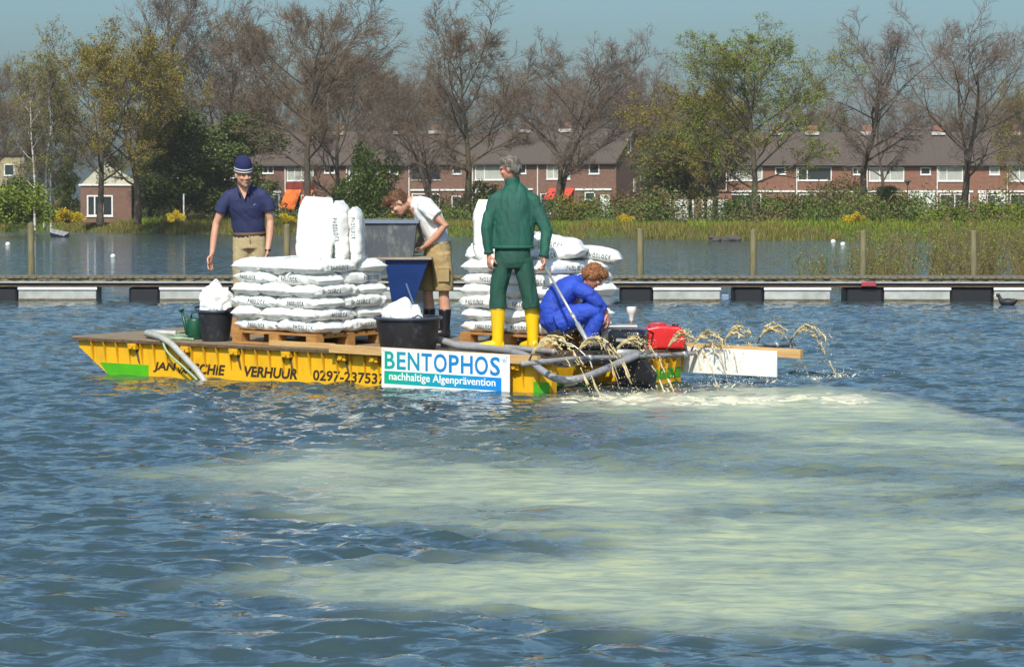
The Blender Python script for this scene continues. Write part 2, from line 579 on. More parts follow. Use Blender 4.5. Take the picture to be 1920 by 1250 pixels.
def gen_tree(seed, H=16.0, crown_w=10.0, clear=3.5, nlimb=13, lean=0.0, forks=1, up=0.5, dens=1.0, leaves=0, leaf_size=0.13,
             trunk_r=0.30, thin=1.0, top_r=0.35):
    """returns trunk mesh data (connected tubes) and crown segments"""
    rng = np.random.default_rng(seed)
    rr = random.Random(seed)
    trunk = MB()
    S0, S1, RA, RB = [], [], [], []
    tips = []
    def path(p, d, L, n, jit, trop):
        pts = [Vector(p)]; d = Vector(d).normalized()
        for i in range(n):
            d = (d + Vector((rr.gauss(0,jit), rr.gauss(0,jit), rr.gauss(0,jit)*0.6)) + Vector((0,0,trop))).normalized()
            pts.append(pts[-1] + d*(L/n))
        return pts
    def child_dir(d, ang):
        d = d.normalized(); o = d.orthogonal().normalized()
        o.rotate(Matrix.Rotation(rr.uniform(0, 2*PI), 3, d))
        return (d*math.cos(ang) + o*math.sin(ang)).normalized()
    def lerp_path(pts, t):
        k = len(pts)-1; x = min(t*k, k-1e-6); i = int(x); f = x-i
        return pts[i].lerp(pts[i+1], f), (pts[i+1]-pts[i])
    def grow(p, d, L, r, lvl):
        n = (0, 5, 4, 3, 1)[lvl]
        pts = path(p, d, L, n, (0, .13, .17, .2, .24)[lvl], (0, .09*up, .07*up, .05*up, .03)[lvl])
        rad = [r*(1-0.78*i/n) for i in range(n+1)]
        if lvl == 1:
            trunk.tube(pts, rad, 5, cap=False)
        else:
            for i in range(n):
                S0.append(pts[i]); S1.append(pts[i+1]); RA.append(rad[i]); RB.append(rad[i+1])
        if lvl >= 4:
            tips.append(pts[-1]); tips.append(pts[0].lerp(pts[-1],.5))
            return
        nc = (0, 12, 8, 7)[lvl]
        nc = max(2, int(round(nc*dens*(0.75+0.5*rr.random()))))
        for i in range(nc):
            t = 0.22 + 0.78*(i+rr.random())/nc
            q, dd = lerp_path(pts, t)
            cl = L*rr.uniform(.34, .58)*(1.15-0.55*t)
            cl = max(cl, (0, .9, .7, .45)[lvl])
            grow(q, child_dir(dd, rr.uniform(.45, .95)), cl, max(r*(.62-.3*t), (0,.032,.020,.0145)[lvl]*thin), lvl+1)
        if lvl == 3:
            tips.append(pts[-1])
    stems = []
    for k in range(forks):
        a = rr.uniform(0, 2*PI)
        d = Vector((lean + (0.22*math.cos(a) if forks > 1 else 0), (0.22*math.sin(a) if forks > 1 else 0), 1))
        n = 9
        pts = [Vector((0.25*k*math.cos(a), .25*k*math.sin(a), -0.3))]
        dd = d.normalized()
        for i in range(n):
            j = 0.03 if i < 3 else 0.085
            dd = (dd + Vector((rr.gauss(0,j), rr.gauss(0,j), 0.10*up))).normalized()
            pts.append(pts[-1] + dd*(H*0.93/n))
        rad = [trunk_r*(1.25 if i == 0 else 1)*(1-0.86*i/n)**0.9 + 0.02 for i in range(n+1)]
        trunk.tube(pts, rad, 9, cap=False)
        stems.append(pts)
        nl = max(5, int(nlimb*(1 if forks == 1 else .62)))
        az = rr.uniform(0, 2*PI)
        for i in range(nl):
            h = clear/H + (1-clear/H)*(i+.6*rr.random())/nl*0.97
            q, tdir = lerp_path(pts, min(h/0.93, .995))
            u = (h*H-clear)/(H-clear)
            prof = max(0.16, (1-abs(2*min(u*0.93+.12, 1)-1)**2.2))**0.5
            L = crown_w*0.72*prof*rr.uniform(.8, 1.2)*(1.0 if u < .75 else 1.0)
            az += 2.399 + rr.uniform(-.4, .4)
            el = 0.30 + up*(0.25+0.55*u) + rr.uniform(-.12, .15)
            dl = Vector((math.cos(az)*math.cos(el), math.sin(az)*math.cos(el), math.sin(el)))
            grow(q, dl, L, max(.035, trunk_r*(.42-.3*u)), 1)
        for i in range(3):
            grow(pts[-2], child_dir(pts[-1]-pts[-2], rr.uniform(.15,.5)), H*.1, .03, 2)
    S0 = np.array([tuple(p) for p in S0]); S1 = np.array([tuple(p) for p in S1])
    V, Q = seg_mesh("crown", S0, S1, RA, RB)
    lv = None
    if leaves:
        tp = np.array([tuple(p) for p in tips])
        C = tp[rng.integers(0, len(tp), leaves)] + rng.normal(0, .14, (leaves, 3))
        lv = leaf_quads(C, leaf_size, rng)
    tm = trunk.mesh("trunk", True, fix=False)
    cm = np_mesh("crown", V, Q)
    lm = np_mesh("foliage", *lv) if lv else None
    return tm, cm, lm

def set_mat(me, m):
    me.materials.clear(); me.materials.append(m)

TREES = {}
def tree_proto(key, bark, twig, leaf, **kw):
    tm, cm, lm = gen_tree(**kw)
    set_mat(tm, bark); set_mat(cm, twig)
    if lm: set_mat(lm, leaf)
    zz = np.empty(len(cm.vertices)*3, dtype=np.float32); cm.vertices.foreach_get('co', zz)
    TREES[key] = (tm, cm, lm, float(np.quantile(zz[2::3], .9985)))
tree_proto('oak1', BARK, TWIG, L_RUST, leaves=7000, leaf_size=.05, seed=1, H=16, crown_w=13, clear=5.0, nlimb=17, up=.75)
tree_proto('oak2', BARK_MOSS, TWIG, L_RUST, leaves=6000, leaf_size=.05, seed=2, H=16, crown_w=12, clear=4.8, nlimb=17, up=.8)
tree_proto('oak3', BARK, TWIG_GREY, L_RUST, seed=3, H=15, crown_w=13.5, clear=3.8, nlimb=16, up=.6, forks=2, leaves=9000, leaf_size=.055)
tree_proto('tall', BARK, TWIG_GREY, L_RUST, leaves=4000, leaf_size=.05, seed=4, H=18, crown_w=10, clear=5.0, nlimb=17, up=.85, dens=.9)
tree_proto('airy', BARK, TWIG_GREY, None, seed=5, H=15, crown_w=10, clear=4.8, nlimb=15, up=.65, dens=.8)
tree_proto('twin', BARK, TWIG_GREY, None, seed=6, H=16, crown_w=13, clear=4.4, nlimb=17, up=.66, forks=2, trunk_r=.27, dens=.9)
tree_proto('olive1', BARK, TWIG, L_OLIVE, seed=7, H=15, crown_w=12.5, clear=4.0, nlimb=16, up=.65, leaves=30000, leaf_size=.08, dens=.85)
tree_proto('olive2', BARK, TWIG, L_OLIVE, seed=8, H=14, crown_w=12, clear=3.4, nlimb=14, up=.6, leaves=30000, leaf_size=.08, dens=.8)
tree_proto('greenish', BARK, TWIG, L_BRIGHT, seed=9, H=15, crown_w=12.5, clear=3.4, nlimb=17, up=.7, leaves=32000, leaf_size=.075, dens=.85)
tree_proto('small', BARK, TWIG, L_GREEN, seed=10, H=7, crown_w=5, clear=2.0, nlimb=11, up=.5, leaves=9000, leaf_size=.08, trunk_r=.14, dens=.8)
tree_proto('haze', BARK, TWIG, L_RUST, seed=12, H=15, crown_w=12.5, clear=2.5, nlimb=16, up=.75, leaves=13000, leaf_size=.06)
tree_proto('birch', BIRCH, TWIG, L_BRIGHT, seed=14, H=14, crown_w=3.6, clear=3.5, nlimb=12, up=.9, dens=.6, leaves=2600, leaf_size=.06, trunk_r=.085)

def place_tree(name, key, px, d, top, label, rz=0, wscale=1.0, base=None, mats=None):
    tm, cm, lm, H = TREES[key]
    x = at(px, d)
    z0 = 1.0 if base is None else base
    h = zat(top, d) - z0
    k = h / H
    M = T(x, d, z0-0.05) @ RZ(rz) @ Matrix.Diagonal((k*wscale*1.06, k*wscale*1.06, k, 1))
    r = thing(name, label, "tree", M, "trees on the far bank")
    link("trunk", tm, None, r); c = link("crown", cm, None, r)
    if lm: link("foliage", lm, None, c)
    return r
tree_rows = [
 ('budding_tree','olive1',188,222,30,"olive budding tree leaning over the low bungalow, white birches beside it",.3,1.05),
 ('budding_tree','olive2',258,232,70,"olive budding tree with thick bare trunk just behind the bungalow",1.4,1.05),
 ('bare_tree','tall',318,262,-45,"tallest bare tree, rising behind the two olive budding trees",.8,1.0),
 ('bare_tree','haze',405,268,25,"bare brown tree between the tallest tree and the knitted cap",2.2,1.0),
 ('bare_tree','oak1',575,224,-22,"big bare tree behind the upright sacks, trunk in front of orange awning",.2,1.05),
 ('bare_tree','haze',632,240,75,"slimmer bare tree just stern side of the orange awning house",3.5,.9),
 ('bare_tree','oak3',815,226,120,"low spreading bare tree above the man in the white shirt",1.0,.85),
 ('bare_tree','oak2',876,224,-8,"big bare tree with mossy trunk between white shirt and green jacket",.6,1.0),
 ('bare_tree','oak3',1035,226,55,"broad bare tree with crooked trunk behind the green jacketed man",4.3,1.0),
 ('bare_tree','airy',1222,245,98,"thin pinkish bare tree beside the gable end of the terrace",.5,.8),
 ('leafing_tree','greenish',1415,205,28,"large greenish leafing tree over the left end of the brick terrace",1.8,1.1),
 ('budding_tree','olive2',1340,216,150,"short olive tree under the shoulder of the large leafing tree",.9,1.25),
 ('bare_tree','airy',1618,215,18,"airy grey bare tree standing alone before the brick terrace",2.6,1.1),
 ('bare_tree','airy',1657,232,120,"slender small bare tree close beside the airy grey one",5.1,.75),
 ('bare_tree','twin',1800,210,2,"wide bare tree with two trunks near the white front door",.1,1.05),
 ('budding_tree','olive1',1935,240,150,"olive tree cut by the frame above the last house",2.0,.8),
 ('bare_tree','oak1',-28,250,85,"bare tree cut by the frame beside the birches",2.0,.8),
 ('garden_tree','small',1262,225,255,"small dark green garden tree nearest the gable end",.4,1.1),
 ('garden_tree','small',1295,226,235,"middle one of three small dark green garden trees by the garages",1.9,1.15),
 ('garden_tree','small',1322,224,250,"small dark green garden tree nearest the large leafing tree, by garages",3.0,1.1),
]
for n_, k_, px_, d_, top_, lb_, rz_, ws_ in tree_rows:
    place_tree(n_, k_, px_, d_, top_, lb_, rz_, ws_)
for i, (px_, top_, lb_) in enumerate([(66,120,"white stemmed birch nearest the frame edge"),(84,105,"middle white stemmed birch of three"),(96,150,"white stemmed birch nearest the bungalow")]):
    place_tree('birch_tree', 'birch', px_, 214+i*2, top_, lb_, i*1.7, 1.0, .7)
# the trees behind the roofs, one crown beside the next
back = [(20,165,'haze'),(120,185,'oak3'),(450,125,'oak3'),(505,150,'haze'),(668,90,'haze'),(725,120,'oak1'),(770,150,'haze'),(960,120,'oak2'),
        (1085,130,'haze'),(1140,112,'oak3'),(1178,165,'haze'),(1255,150,'oak3'),(1300,165,'haze'),(1500,170,'airy'),(1700,175,'airy'),(1560,195,'haze'),(1880,165,'haze'),(1745,205,'haze')]
ords = ["first","second","third","fourth","fifth","sixth","seventh","eighth","ninth","tenth","eleventh","twelfth","thirteenth","fourteenth","fifteenth","sixteenth","seventeenth","eighteenth","nineteenth"]
for i, (px_, top_, k_) in enumerate(sorted(back)):
    place_tree('bare_tree', k_, px_, 315+(i*37 % 30), top_, "brown bare tree behind the roofs, %s counting from the birches" % ords[i], i*1.3, 1.0)

def leaf_blob(name, blobs, n, size, rng, stems=0, flat=.2):
    """leaf clumps spread through lumpy volumes; blobs = (x,y,z,rx,ry,rz)"""
    B = np.array(blobs, float)
    w = B[:,3]*B[:,5]; w /= w.sum()
    k = rng.choice(len(B), n, p=w)
    d = rng.normal(size=(n,3)); d /= np.linalg.norm(d, axis=1, keepdims=True)
    r = rng.uniform(0.25, 1, (n,1))**0.5*(1+0.12*rng.normal(size=(n,1)))
    C = B[k,:3] + d*r*B[k,3:6]
    C[:,2] = np.maximum(C[:,2], 0.02)
    V, Q = leaf_quads(C, size, rng, flat)
    return V, Q
def shrub_mesh(seed, w, h, n, size, nb=9):
    rng = np.random.default_rng(seed)
    bl = []
    for i in range(nb):
        u = rng.uniform(-1,1); v = rng.uniform(-1,1)
        hh = h*(1-.35*u*u)*rng.uniform(.35,1)
        q = w*rng.uniform(.12,.22)
        bl.append((u*w*.38, v*w*.28, max(q*.8, hh-q), q, q, q*rng.uniform(.8,1.3)))
    V, Q = leaf_blob("foliage", bl, n, size, rng)
    S0, S1 = [], []
    for i in range(30):
        a = rng.uniform(0, 2*PI); b = rng.choice(nb)
        S0.append((.1*math.cos(a), .1*math.sin(a), -.05)); S1.append(np.array(bl[b][:3])+rng.normal(0,.2*w*.3,3)+np.array([0,0,bl[b][5]*.6]))
    sv, sq = seg_mesh("stems", np.array(S0), np.array(S1), [.03]*30, [.01]*30)
    return np_mesh("foliage", V, Q), np_mesh("stems", sv, sq)
SHRUBS = {}
for key, seed, w, h, n, size, lm in [('forsythia',31,2.0,1.5,2200,.055,L_YELLOW),('green',32,3.4,4.0,9000,.075,L_GREEN),('dark',33,5.0,8.0,24000,.085,L_DARK),
                                   ('bright',34,3.0,2.2,5000,.065,L_BRIGHT),('rust',35,4.5,3.0,5000,.06,L_RUST),('holly',36,3.0,6.0,12000,.07,L_DARK), ('mixed',37,4.0,3.0,6000,.07,L_OLIVE)]:
    a, b = shrub_mesh(seed, w, h, n, size, 26 if key in ('dark','holly','green') else 14)
    set_mat(a, lm); set_mat(b, BARK); SHRUBS[key] = (a, b, w, h)
def place_shrub(key, px, d, wpx, top, label, base=None, rz=0, name='shrub', cat="shrub"):
    a, b, w, h = SHRUBS[key]
    z0 = .95 if base is None else base
    kw = wpx*d/F/w; kh = (zat(top, d)-z0)/h
    r = thing(name, label, cat, T(at(px,d), d, z0) @ RZ(rz) @ Matrix.Diagonal((kw,kw,kh,1)), "shrubs on the far bank")
    link("foliage", a, None, r); link("stem", b, None, r)
for args in [
 ('forsythia',540,212,38,396,"yellow flowering shrub beside the man in the knitted cap"),
 ('forsythia',1173,202,34,397,"round yellow flowering shrub beyond the green jacketed man's shoulder"),
 ('forsythia',1601,186,42,393,"yellow flowering shrub under the airy grey tree"),
 ('forsythia',330,214,36,388,"dull yellow flowering shrub left of the knitted cap"),
 ('forsythia',128,213,60,385,"yellow green shrub at the foot of the birches"),
 ('green',700,228,115,252,"tall green leafing bush behind the upright sacks"),
 ('green',650,240,80,330,"rounded green bush below the striped awning"),
 ('green',905,236,90,330,"green bush at the foot of the mossy trunk"),
 ('dark',335,238,190,192,"tall dark evergreen between bungalow and knitted cap"),
 ('dark',440,244,190,200,"tall dark evergreen right behind the knitted cap"),
 ('holly',128,236,50,292,"narrow dark evergreen touching the bungalow wall"),
 ('dark',282,252,90,235,"dark evergreen behind the bungalow's far corner"),
 ('rust',1560,235,190,318,"wide rusty brown bush before the brick terrace"),
 ('rust',1180,226,120,350,"brown bare bush below the gable end"),
 ('mixed',1080,220,110,362,"olive bush below the red awning"),
 ('mixed',1700,226,90,352,"olive bush beside the street lamp"),
 ('holly',1575,340,60,192,"dark conifer poking over the terrace ridge"),
 ('bright',30,210,130,330,"light green bush at the frame edge before the birches"),
 ('bright',1800,184,170,385,"bright green thicket under the two-trunked tree"),
 ('bright',1890,180,120,372,"bright green thicket before the white front door"),
 ('green',1480,205,120,360,"green bush right of the large leafing tree's trunk"),
 ('green',1390,206,90,365,"green bush at the foot of the large leafing tree"),
 ('green',1210,214,80,372,"low green bush before the garages"),
 ('mixed',770,226,110,365,"olive bush behind the man in the white shirt"),
 ('green',50,226,120,318,"bushy green tree foot behind the birches"),
 ('dark',1655,222,70,345,"dark evergreen bush below the slender small bare tree"),
]:
    place_shrub(*args, rz=R.uniform(0,6))

def undergrowth():
    rng = np.random.default_rng(77)
    bl = []
    for i in range(330):
        x = rng.uniform(-45, 45)
        o = rng.uniform(9, 24)
        h = rng.uniform(.9, 2.6)*(1.0 if o > 12 else .7)
        if -18 < x < -13.5 or -9.5 < x < -7: h *= .45
        bl.append((x, shore(x)+o, .9+h*.4, rng.uniform(.8,2.0), rng.uniform(.6,1.2), h*.62))
    bl = np.array(bl)
    sel = rng.integers(0, 3, len(bl))
    for k, (m, n, lab) in enumerate([(L_GREEN, 32000, "green"), (L_RUST, 26000, "brown"), (L_DARK, 26000, "dark")]):
        V, Q = leaf_blob("undergrowth", bl[sel == k], n, .085, rng)
        tag(link("undergrowth", np_mesh("undergrowth", V, Q), m), "%s tangled thicket along the far bank below the houses" % lab, "undergrowth", None, "stuff")
undergrowth()
def blades(name, x0, x1, o0, o1, n, h, w, m, label, seed, base=None, lean=.25, clump=0.0):
    rng = np.random.default_rng(seed)
    x = rng.uniform(x0, x1, n); o = rng.uniform(o0, o1, n)
    if clump:
        keep = fbm(x*clump, o*clump*.6, seed, 3) > .48
        x, o = x[keep], o[keep]; n = len(x)
    sh = np.array([shore(a) for a in x])
    z = np.interp(o, [-3,0,1.2,3,6,10,16], [-.6,-.05,.35,.6,.75,.9,1.0]) if base is None else np.full(n, base)
    P = np.stack([x, sh+o, z-.05], 1)
    hh = h*rng.uniform(.5, 1.25, n)
    tipd = np.stack([rng.normal(0, lean, n)*hh, rng.normal(0, lean, n)*hh, hh], 1)
    a = rng.uniform(0, PI, n); s = np.stack([np.cos(a), np.sin(a), 0*a], 1)*w
    V = np.stack([P-s, P+s, P+tipd], 1).reshape(-1,3)
    Q = np.arange(n*3).reshape(n,3)
    return tag(link(name, np_mesh(name, V, Q), m), label, name.split('_')[0], None, "stuff")
blades('grass', -48, 48, -.1, 12, 60000, .26, .045, L_GRASS, "green grass on the sloping far bank", 3)
blades('reeds', -48, 48, -.4, 5, 26000, .55, .03, L_REED, "tan dry reeds in clumps along the far waterline", 4, clump=.35)
blades('reeds_green', -48, 48, 3, 9, 22000, .5, .05, L_BRIGHT, "fresh green tall growth in clumps on the far bank", 5, clump=.3)

def near_thicket():
    """leafing willow stems standing in the water just beyond the jetty on the right"""
    rng = np.random.default_rng(15)
    tm_list = []
    for i in range(84):
        px = 1470 + 520*rng.uniform(0,1)**.75
        d = rng.uniform(64, 78)
        tall = np.interp(px, [1470,1560,1700,1950], [55,80,110,130])*rng.uniform(.55,1.1)
        h = tall/F*d + .1
        tm_list.append((at(px,d), d, h))
    S0,S1,A,B,C = [],[],[],[],[]
    for (x,y,h) in tm_list:
        for j in range(7):
            p = np.array([x+rng.normal(0,.08), y+rng.normal(0,.08), -.15])
            dr = np.array([rng.normal(0,.22), rng.normal(0,.2), 1.0])
            for k in range(4):
                q = p + dr*(h+.15)/4*rng.uniform(.7,1.1)
                S0.append(p); S1.append(q); A.append(.011*(1-.2*k)); B.append(.011*(.8-.2*k)); 
                for _ in range(3 if k else 0):
                    e = q + rng.normal(0,1,3)*np.array([.10,.10,.12])
                    S0.append(p*.4+q*.6); S1.append(e); A.append(.005); B.append(.002)
                    C.append(e)
                    if rng.random() < .8: C.append(e+rng.normal(0,.05,3))
                p = q; dr = dr + rng.normal(0,.12,3)
    v,q = seg_mesh("s", np.array(S0), np.array(S1), A, B)
    r = thing("willow_thicket", "leafing willow stems standing in the water just beyond the jetty", "thicket")
    r["kind"] = "stuff"
    link("stems", np_mesh("stems", v, q), mat("willow_stem", (0.16,0.12,0.05), .9, island=.3), r)["kind"] = "stuff"
    C = np.array(C); C = C[C[:,2] > .05]
    v,q = leaf_quads(C, .022, rng)
    link("foliage", np_mesh("foliage", v, q), L_BRIGHT, r)["kind"] = "stuff"
near_thicket()

# ------------------------------------------------------------------ houses
BRICK_A = mat("brick_brown", (0.19,0.105,0.075), 0.9, (0.14,0.078,0.058), 3.0, bump=0.3, bscale=14)
BRICK_B = mat("brick_red", (0.25,0.115,0.075), 0.9, (0.17,0.08,0.055), 3.0, bump=0.3, bscale=14)
ROOF = mat("roof_tiles", (0.105,0.078,0.062), 0.85, (0.062,0.049,0.041), 5.0, stretch=(1,3,3), bump=0.5, bscale=9)
WHITE = mat("white_paint", (0.74,0.74,0.70), 0.5, (0.60,0.60,0.56), 4)
GLASS = mat("window_glass", (0.030,0.038,0.042), 0.08, spec=0.6)
CURTAIN = mat("curtain", (0.42,0.43,0.38), 0.8, (0.28,0.29,0.26), 5.0, stretch=(4,1,.3))
DARKPAINT = mat("dark_paint", (0.05,0.045,0.045), 0.5)
BLUEDOOR = mat("blue_door", (0.035,0.05,0.12), 0.5)
REDPANEL = mat("red_panel", (0.26,0.035,0.022), 0.6, (0.2,0.03,0.02), 3)
ORANGE = mat("awning_orange", (0.80,0.17,0.02), 0.8, (0.7,0.14,0.02), 3)
REDAWN = mat("awning_red", (0.70,0.06,0.035), 0.8, (0.6,0.05,0.03), 3)
LEAD = mat("lead_flashing", (0.50,0.49,0.46), 0.6, (.35,.34,.32), 5)

def wall_holes(mb, x0, x1, z0, z1, holes, y0, y1):
    xs = sorted({x0, x1, *[h[0] for h in holes], *[h[1] for h in holes]})
    zs = sorted({z0, z1, *[h[2] for h in holes], *[h[3] for h in holes]})
    for a, b in zip(xs, xs[1:]):
        run = None
        for c, d in zip(zs, zs[1:]):
            hole = any(h[0] <= a and b <= h[1] and h[2] <= c and d <= h[3] for h in holes)
            if not hole:
                run = (run[0], d) if run else (c, d)
            if (hole or d == zs[-1]) and run:
                mb.box(a, b, y0, y1, run[0], run[1]); run = None

def window(parent, x0, x1, z0, z1, mull=(), fw=0.09, y=-0.03, curtain=False, m=WHITE):
    f = MB()
    f.box(x0, x1, y, y+.12, z0, z0+fw).box(x0, x1, y, y+.12, z1-fw, z1)
    f.box(x0, x0+fw, y, y+.12, z0+fw, z1-fw).box(x1-fw, x1, y, y+.12, z0+fw, z1-fw)
    for q in mull:
        xm = x0+(x1-x0)*q
        f.box(xm-fw*.45, xm+fw*.45, y, y+.12, z0+fw, z1-fw)
    w = f.build("window", m, parent)
    MB().box(x0+fw*.5, x1-fw*.5, y+.07, y+.09, z0+fw*.5, z1-fw*.5).build("pane", CURTAIN if curtain else GLASS, w)
    MB().box(x0-.05, x1+.05, y-.06, y+.05, z0-.06, z0).build("sill", WHITE, w)
    return w

def house(label, M, W, D, eaves, ridge, brick, spec, ends=(False, False)):
    r = thing("terraced_house", label, "house", M, spec.get('group'))
    holes = []
    wins = spec['windows']
    for w in wins:
        holes.append((w[0], w[1], w[2], w[3]))
    door = spec.get('door')
    if door: holes.append((door[0], door[1], 0.0, door[2]))
    f = MB(); wall_holes(f, 0, W, -.3, eaves, holes, 0, .25)
    f.box(0, W, D-.25, D, -.3, eaves)
    for s in (0, 1):
        x0 = 0 if s == 0 else W-.2
        f.prism([(0,-.3),(D-.5,-.3),(D-.5,eaves),((D-.5)/2,ridge-.25),(0,eaves)], 0, .2,
                Matrix.Translation((x0+.2, .25, 0)) @ RZ(PI/2))
    f.build("wall", brick, r)
    for w in wins:
        window(r, *w[:4], mull=w[4] if len(w) > 4 else (), curtain=(w[5] if len(w) > 5 else False), m=(w[6] if len(w) > 6 else WHITE))
    if door:
        d = MB().box(door[0]+.08, door[1]-.08, .05, .11, -.02, door[2]-.08).build("door", door[3], r)
        MB().box(door[0], door[0]+.08, 0.0, .13, -.02, door[2]).box(door[1]-.08, door[1], 0.0, .13, -.02, door[2]).box(door[0]+.08, door[1]-.08, 0, .13, door[2]-.08, door[2]).build("door_frame", WHITE, d)
        MB().box(door[1]-.3, door[1]-.2, .0, .05, .95, 1.1).build("handle", LEAD, d)
    # roof: two tiled slopes with an overhang, gutter, ridge
    ov = .35
    sl = (ridge-eaves)/(D/2)
    rf = MB()
    for sgn in (0, 1):
        pts = [(-ov, eaves-ov*sl+.02), (D/2, ridge+.02), (D/2, ridge+.16), (-ov, eaves-ov*sl+.16)]
        if sgn: pts = [(D-a, b) for a, b in pts]
        e0 = -.15 if ends[0] else 0.003; e1 = .15 if ends[1] else -.003
        rf.prism(pts, 0, W+e1-e0, T(W+e1, 0, 0) @ RZ(PI/2))
    ro = rf.build("roof", ROOF, r)
    MB().tube([(0.004,-ov-.05,eaves-ov*sl+.03),(W-.004,-ov-.05,eaves-ov*sl+.03)], .07, 6).build("gutter", DARKPAINT, r)
    if 'chimney' in spec:
        c = spec['chimney']
        ch = MB().box(c-.45, c+.45, D/2-.35, D/2+.35, ridge-.3, ridge+.75).build("chimney", brick, ro)
        MB().box(c-.65, c+.55, D/2-.75, D/2-.352, ridge-.12, ridge+.16).build("flashing", LEAD, ro)
    MB().tube([(0.06,-.1,-.1),(0.06,-.1,eaves-.15)], .055, 6).build("downpipe", WHITE, r)
    for kind, x0, x1, z0, z1, m in spec.get('extra', []):
        if kind == 'panel':
            MB().box(x0, x1, -.04, -.004, z0, z1).build("cladding_panel", m, r)
        elif kind == 'fascia':
            MB().box(x0, x1, -.12, -.004, z0, z1).build("fascia", WHITE, r)
        elif kind == 'awning':
            MB().prism([(0,z1),(-1.3,z0+.18),(-1.3,z0),(-1.26,z0),(-1.26,z0+.14),(0,z1-.05)], 0, x1-x0, T(x1,-.005,0) @ RZ(PI/2)).build("awning", m, r)
        elif kind == 'stripes':
            for i in range(int((x1-x0)/.22)):
                MB().prism([(0,z1),(-1.0,z0),(-1.0,z0-.03),(0,z1-.03)], 0, .21, T(x0+.22*(i+1),-.005,0) @ RZ(PI/2)).build("awning_stripe", WHITE if i % 2 else DARKPAINT, r)
        elif kind == 'whitewall':
            MB().box(x0, x1, -.06, -.004, z0, z1).build("white_front", WHITE, r)
        elif kind == 'vent':
            MB().box(x0, x1, 1.6, 1.85, z0, z1).build("roof_vent", DARKPAINT, ro)
    return r

a_ = math.radians(24)
# terrace A: right corner near column 1155, going away to the left; house local x runs left to right
RA = T(at(1155, 274), 274, 1.0) @ RZ(-a_)
def Awin(extra=()): return [(.25,3.15,3.55,4.95,(.33,)), (4.3,5.2,4.05,4.9), (.3,3.1,.5,2.3,(.5,))] + list(extra)
specsA = [
 dict(label="end terraced house with gable wall and red awning", w=7.6, win=[(.9,3.2,3.55,4.95,(.3,),True),(5.0,6.0,4.0,4.95),(.3,3.1,.5,2.3,(.5,)),(4.6,5.6,1.7,2.4)], extra=[('awning',1.2,3.6,1.75,2.75,REDAWN),('fascia',3.7,7.2,2.55,2.72,WHITE),('vent',5.2,5.5,6.0,6.5,None)], door=(6.1,7.0,2.15,WHITE), ch=1.2),
 dict(label="terraced house with wide curtained window next to the end house", w=6.38, win=[(.25,3.4,3.5,5.0,(.3,),True),(4.5,5.3,4.05,4.9),(.3,3.1,.5,2.3,(.5,))], extra=[('stripes',.2,2.2,2.2,2.8,None),('fascia',3,6,2.6,2.75,None)], door=(4.3,5.2,2.1,DARKPAINT), ch=3.6),
 dict(label="terraced house with dark framed window behind the low spreading tree", w=6.38, win=[(.3,3.2,3.55,4.95,(.25,.6),False,DARKPAINT),(4.4,5.3,4.05,4.9),(.3,3.1,.5,2.3,(.5,))], extra=[('fascia',.2,6,2.55,2.7,None)], door=(4.3,5.2,2.1,DARKPAINT), ch=.9),
 dict(label="terraced house half hidden by the tall green leafing bush", w=6.38, win=[(.25,3.4,3.5,4.7,(.5,),True),(4.4,5.3,4.05,4.9),(.3,3.1,.5,2.3,(.5,))], extra=[('stripes',.2,2.6,2.2,2.8,None),('whitewall',.15,3.4,4.72,5.0,None)], door=(4.3,5.2,2.1,DARKPAINT), ch=3.7),
 dict(label="terraced house with orange awning and dark red panel", w=6.38, win=[(.2,3.0,3.5,5.0,(.3,.55),True),(4.1,5.2,4.2,5.0,(.5,)),(.3,3.1,.5,2.2,(.5,))], extra=[('panel',.15,3.1,2.75,3.4,REDPANEL),('awning',.1,1.7,.85,2.7,ORANGE),('awning',2.2,3.0,1.3,2.65,ORANGE)], door=(4.3,5.2,2.1,DARKPAINT), ch=3.7),
 dict(label="terraced house right behind the knitted cap", w=6.38, win=[(.2,2.2,3.8,5.0,(.5,),True),(4.0,5.2,4.2,5.0,(.5,)),(2.9,5.8,.5,2.3,(.5,))], extra=[('whitewall',2.7,6.0,.3,.5,None),('fascia',2.7,6.0,2.4,2.6,None)], ch=3.0),
 dict(label="last terraced house, mostly behind the dark evergreens", w=6.38, win=[(.2,2.2,3.8,5.0,(.5,),True),(4.0,5.2,4.2,5.0)], extra=[], ch=3.0),
]
xe = 0.0
for i, s in enumerate(specsA):
    x0 = xe - s['w']
    house(s['label'], RA @ T(x0, 0, 0), s['w'], 8.6, 5.1, 7.95, BRICK_A,
          dict(windows=s['win'], door=s.get('door'), extra=s['extra'], chimney=s['ch'], group="brown brick terrace"), (i == len(specsA)-1, i == 0))
    xe = x0 - 0.006
# gable end wall details of the end house
g = thing("gable_window", "two tall white gable windows and a slit on the terrace end wall", "window", RA @ T(.005,0,0) @ RZ(PI/2))
window(g, 2.7, 3.5, 5.9, 7.1, fw=.12)
window(g, 5.8, 6.9, 3.5, 5.0, fw=.1)
window(g, 4.1, 4.5, 2.5, 3.6, fw=.07)
g["category"] = "window"

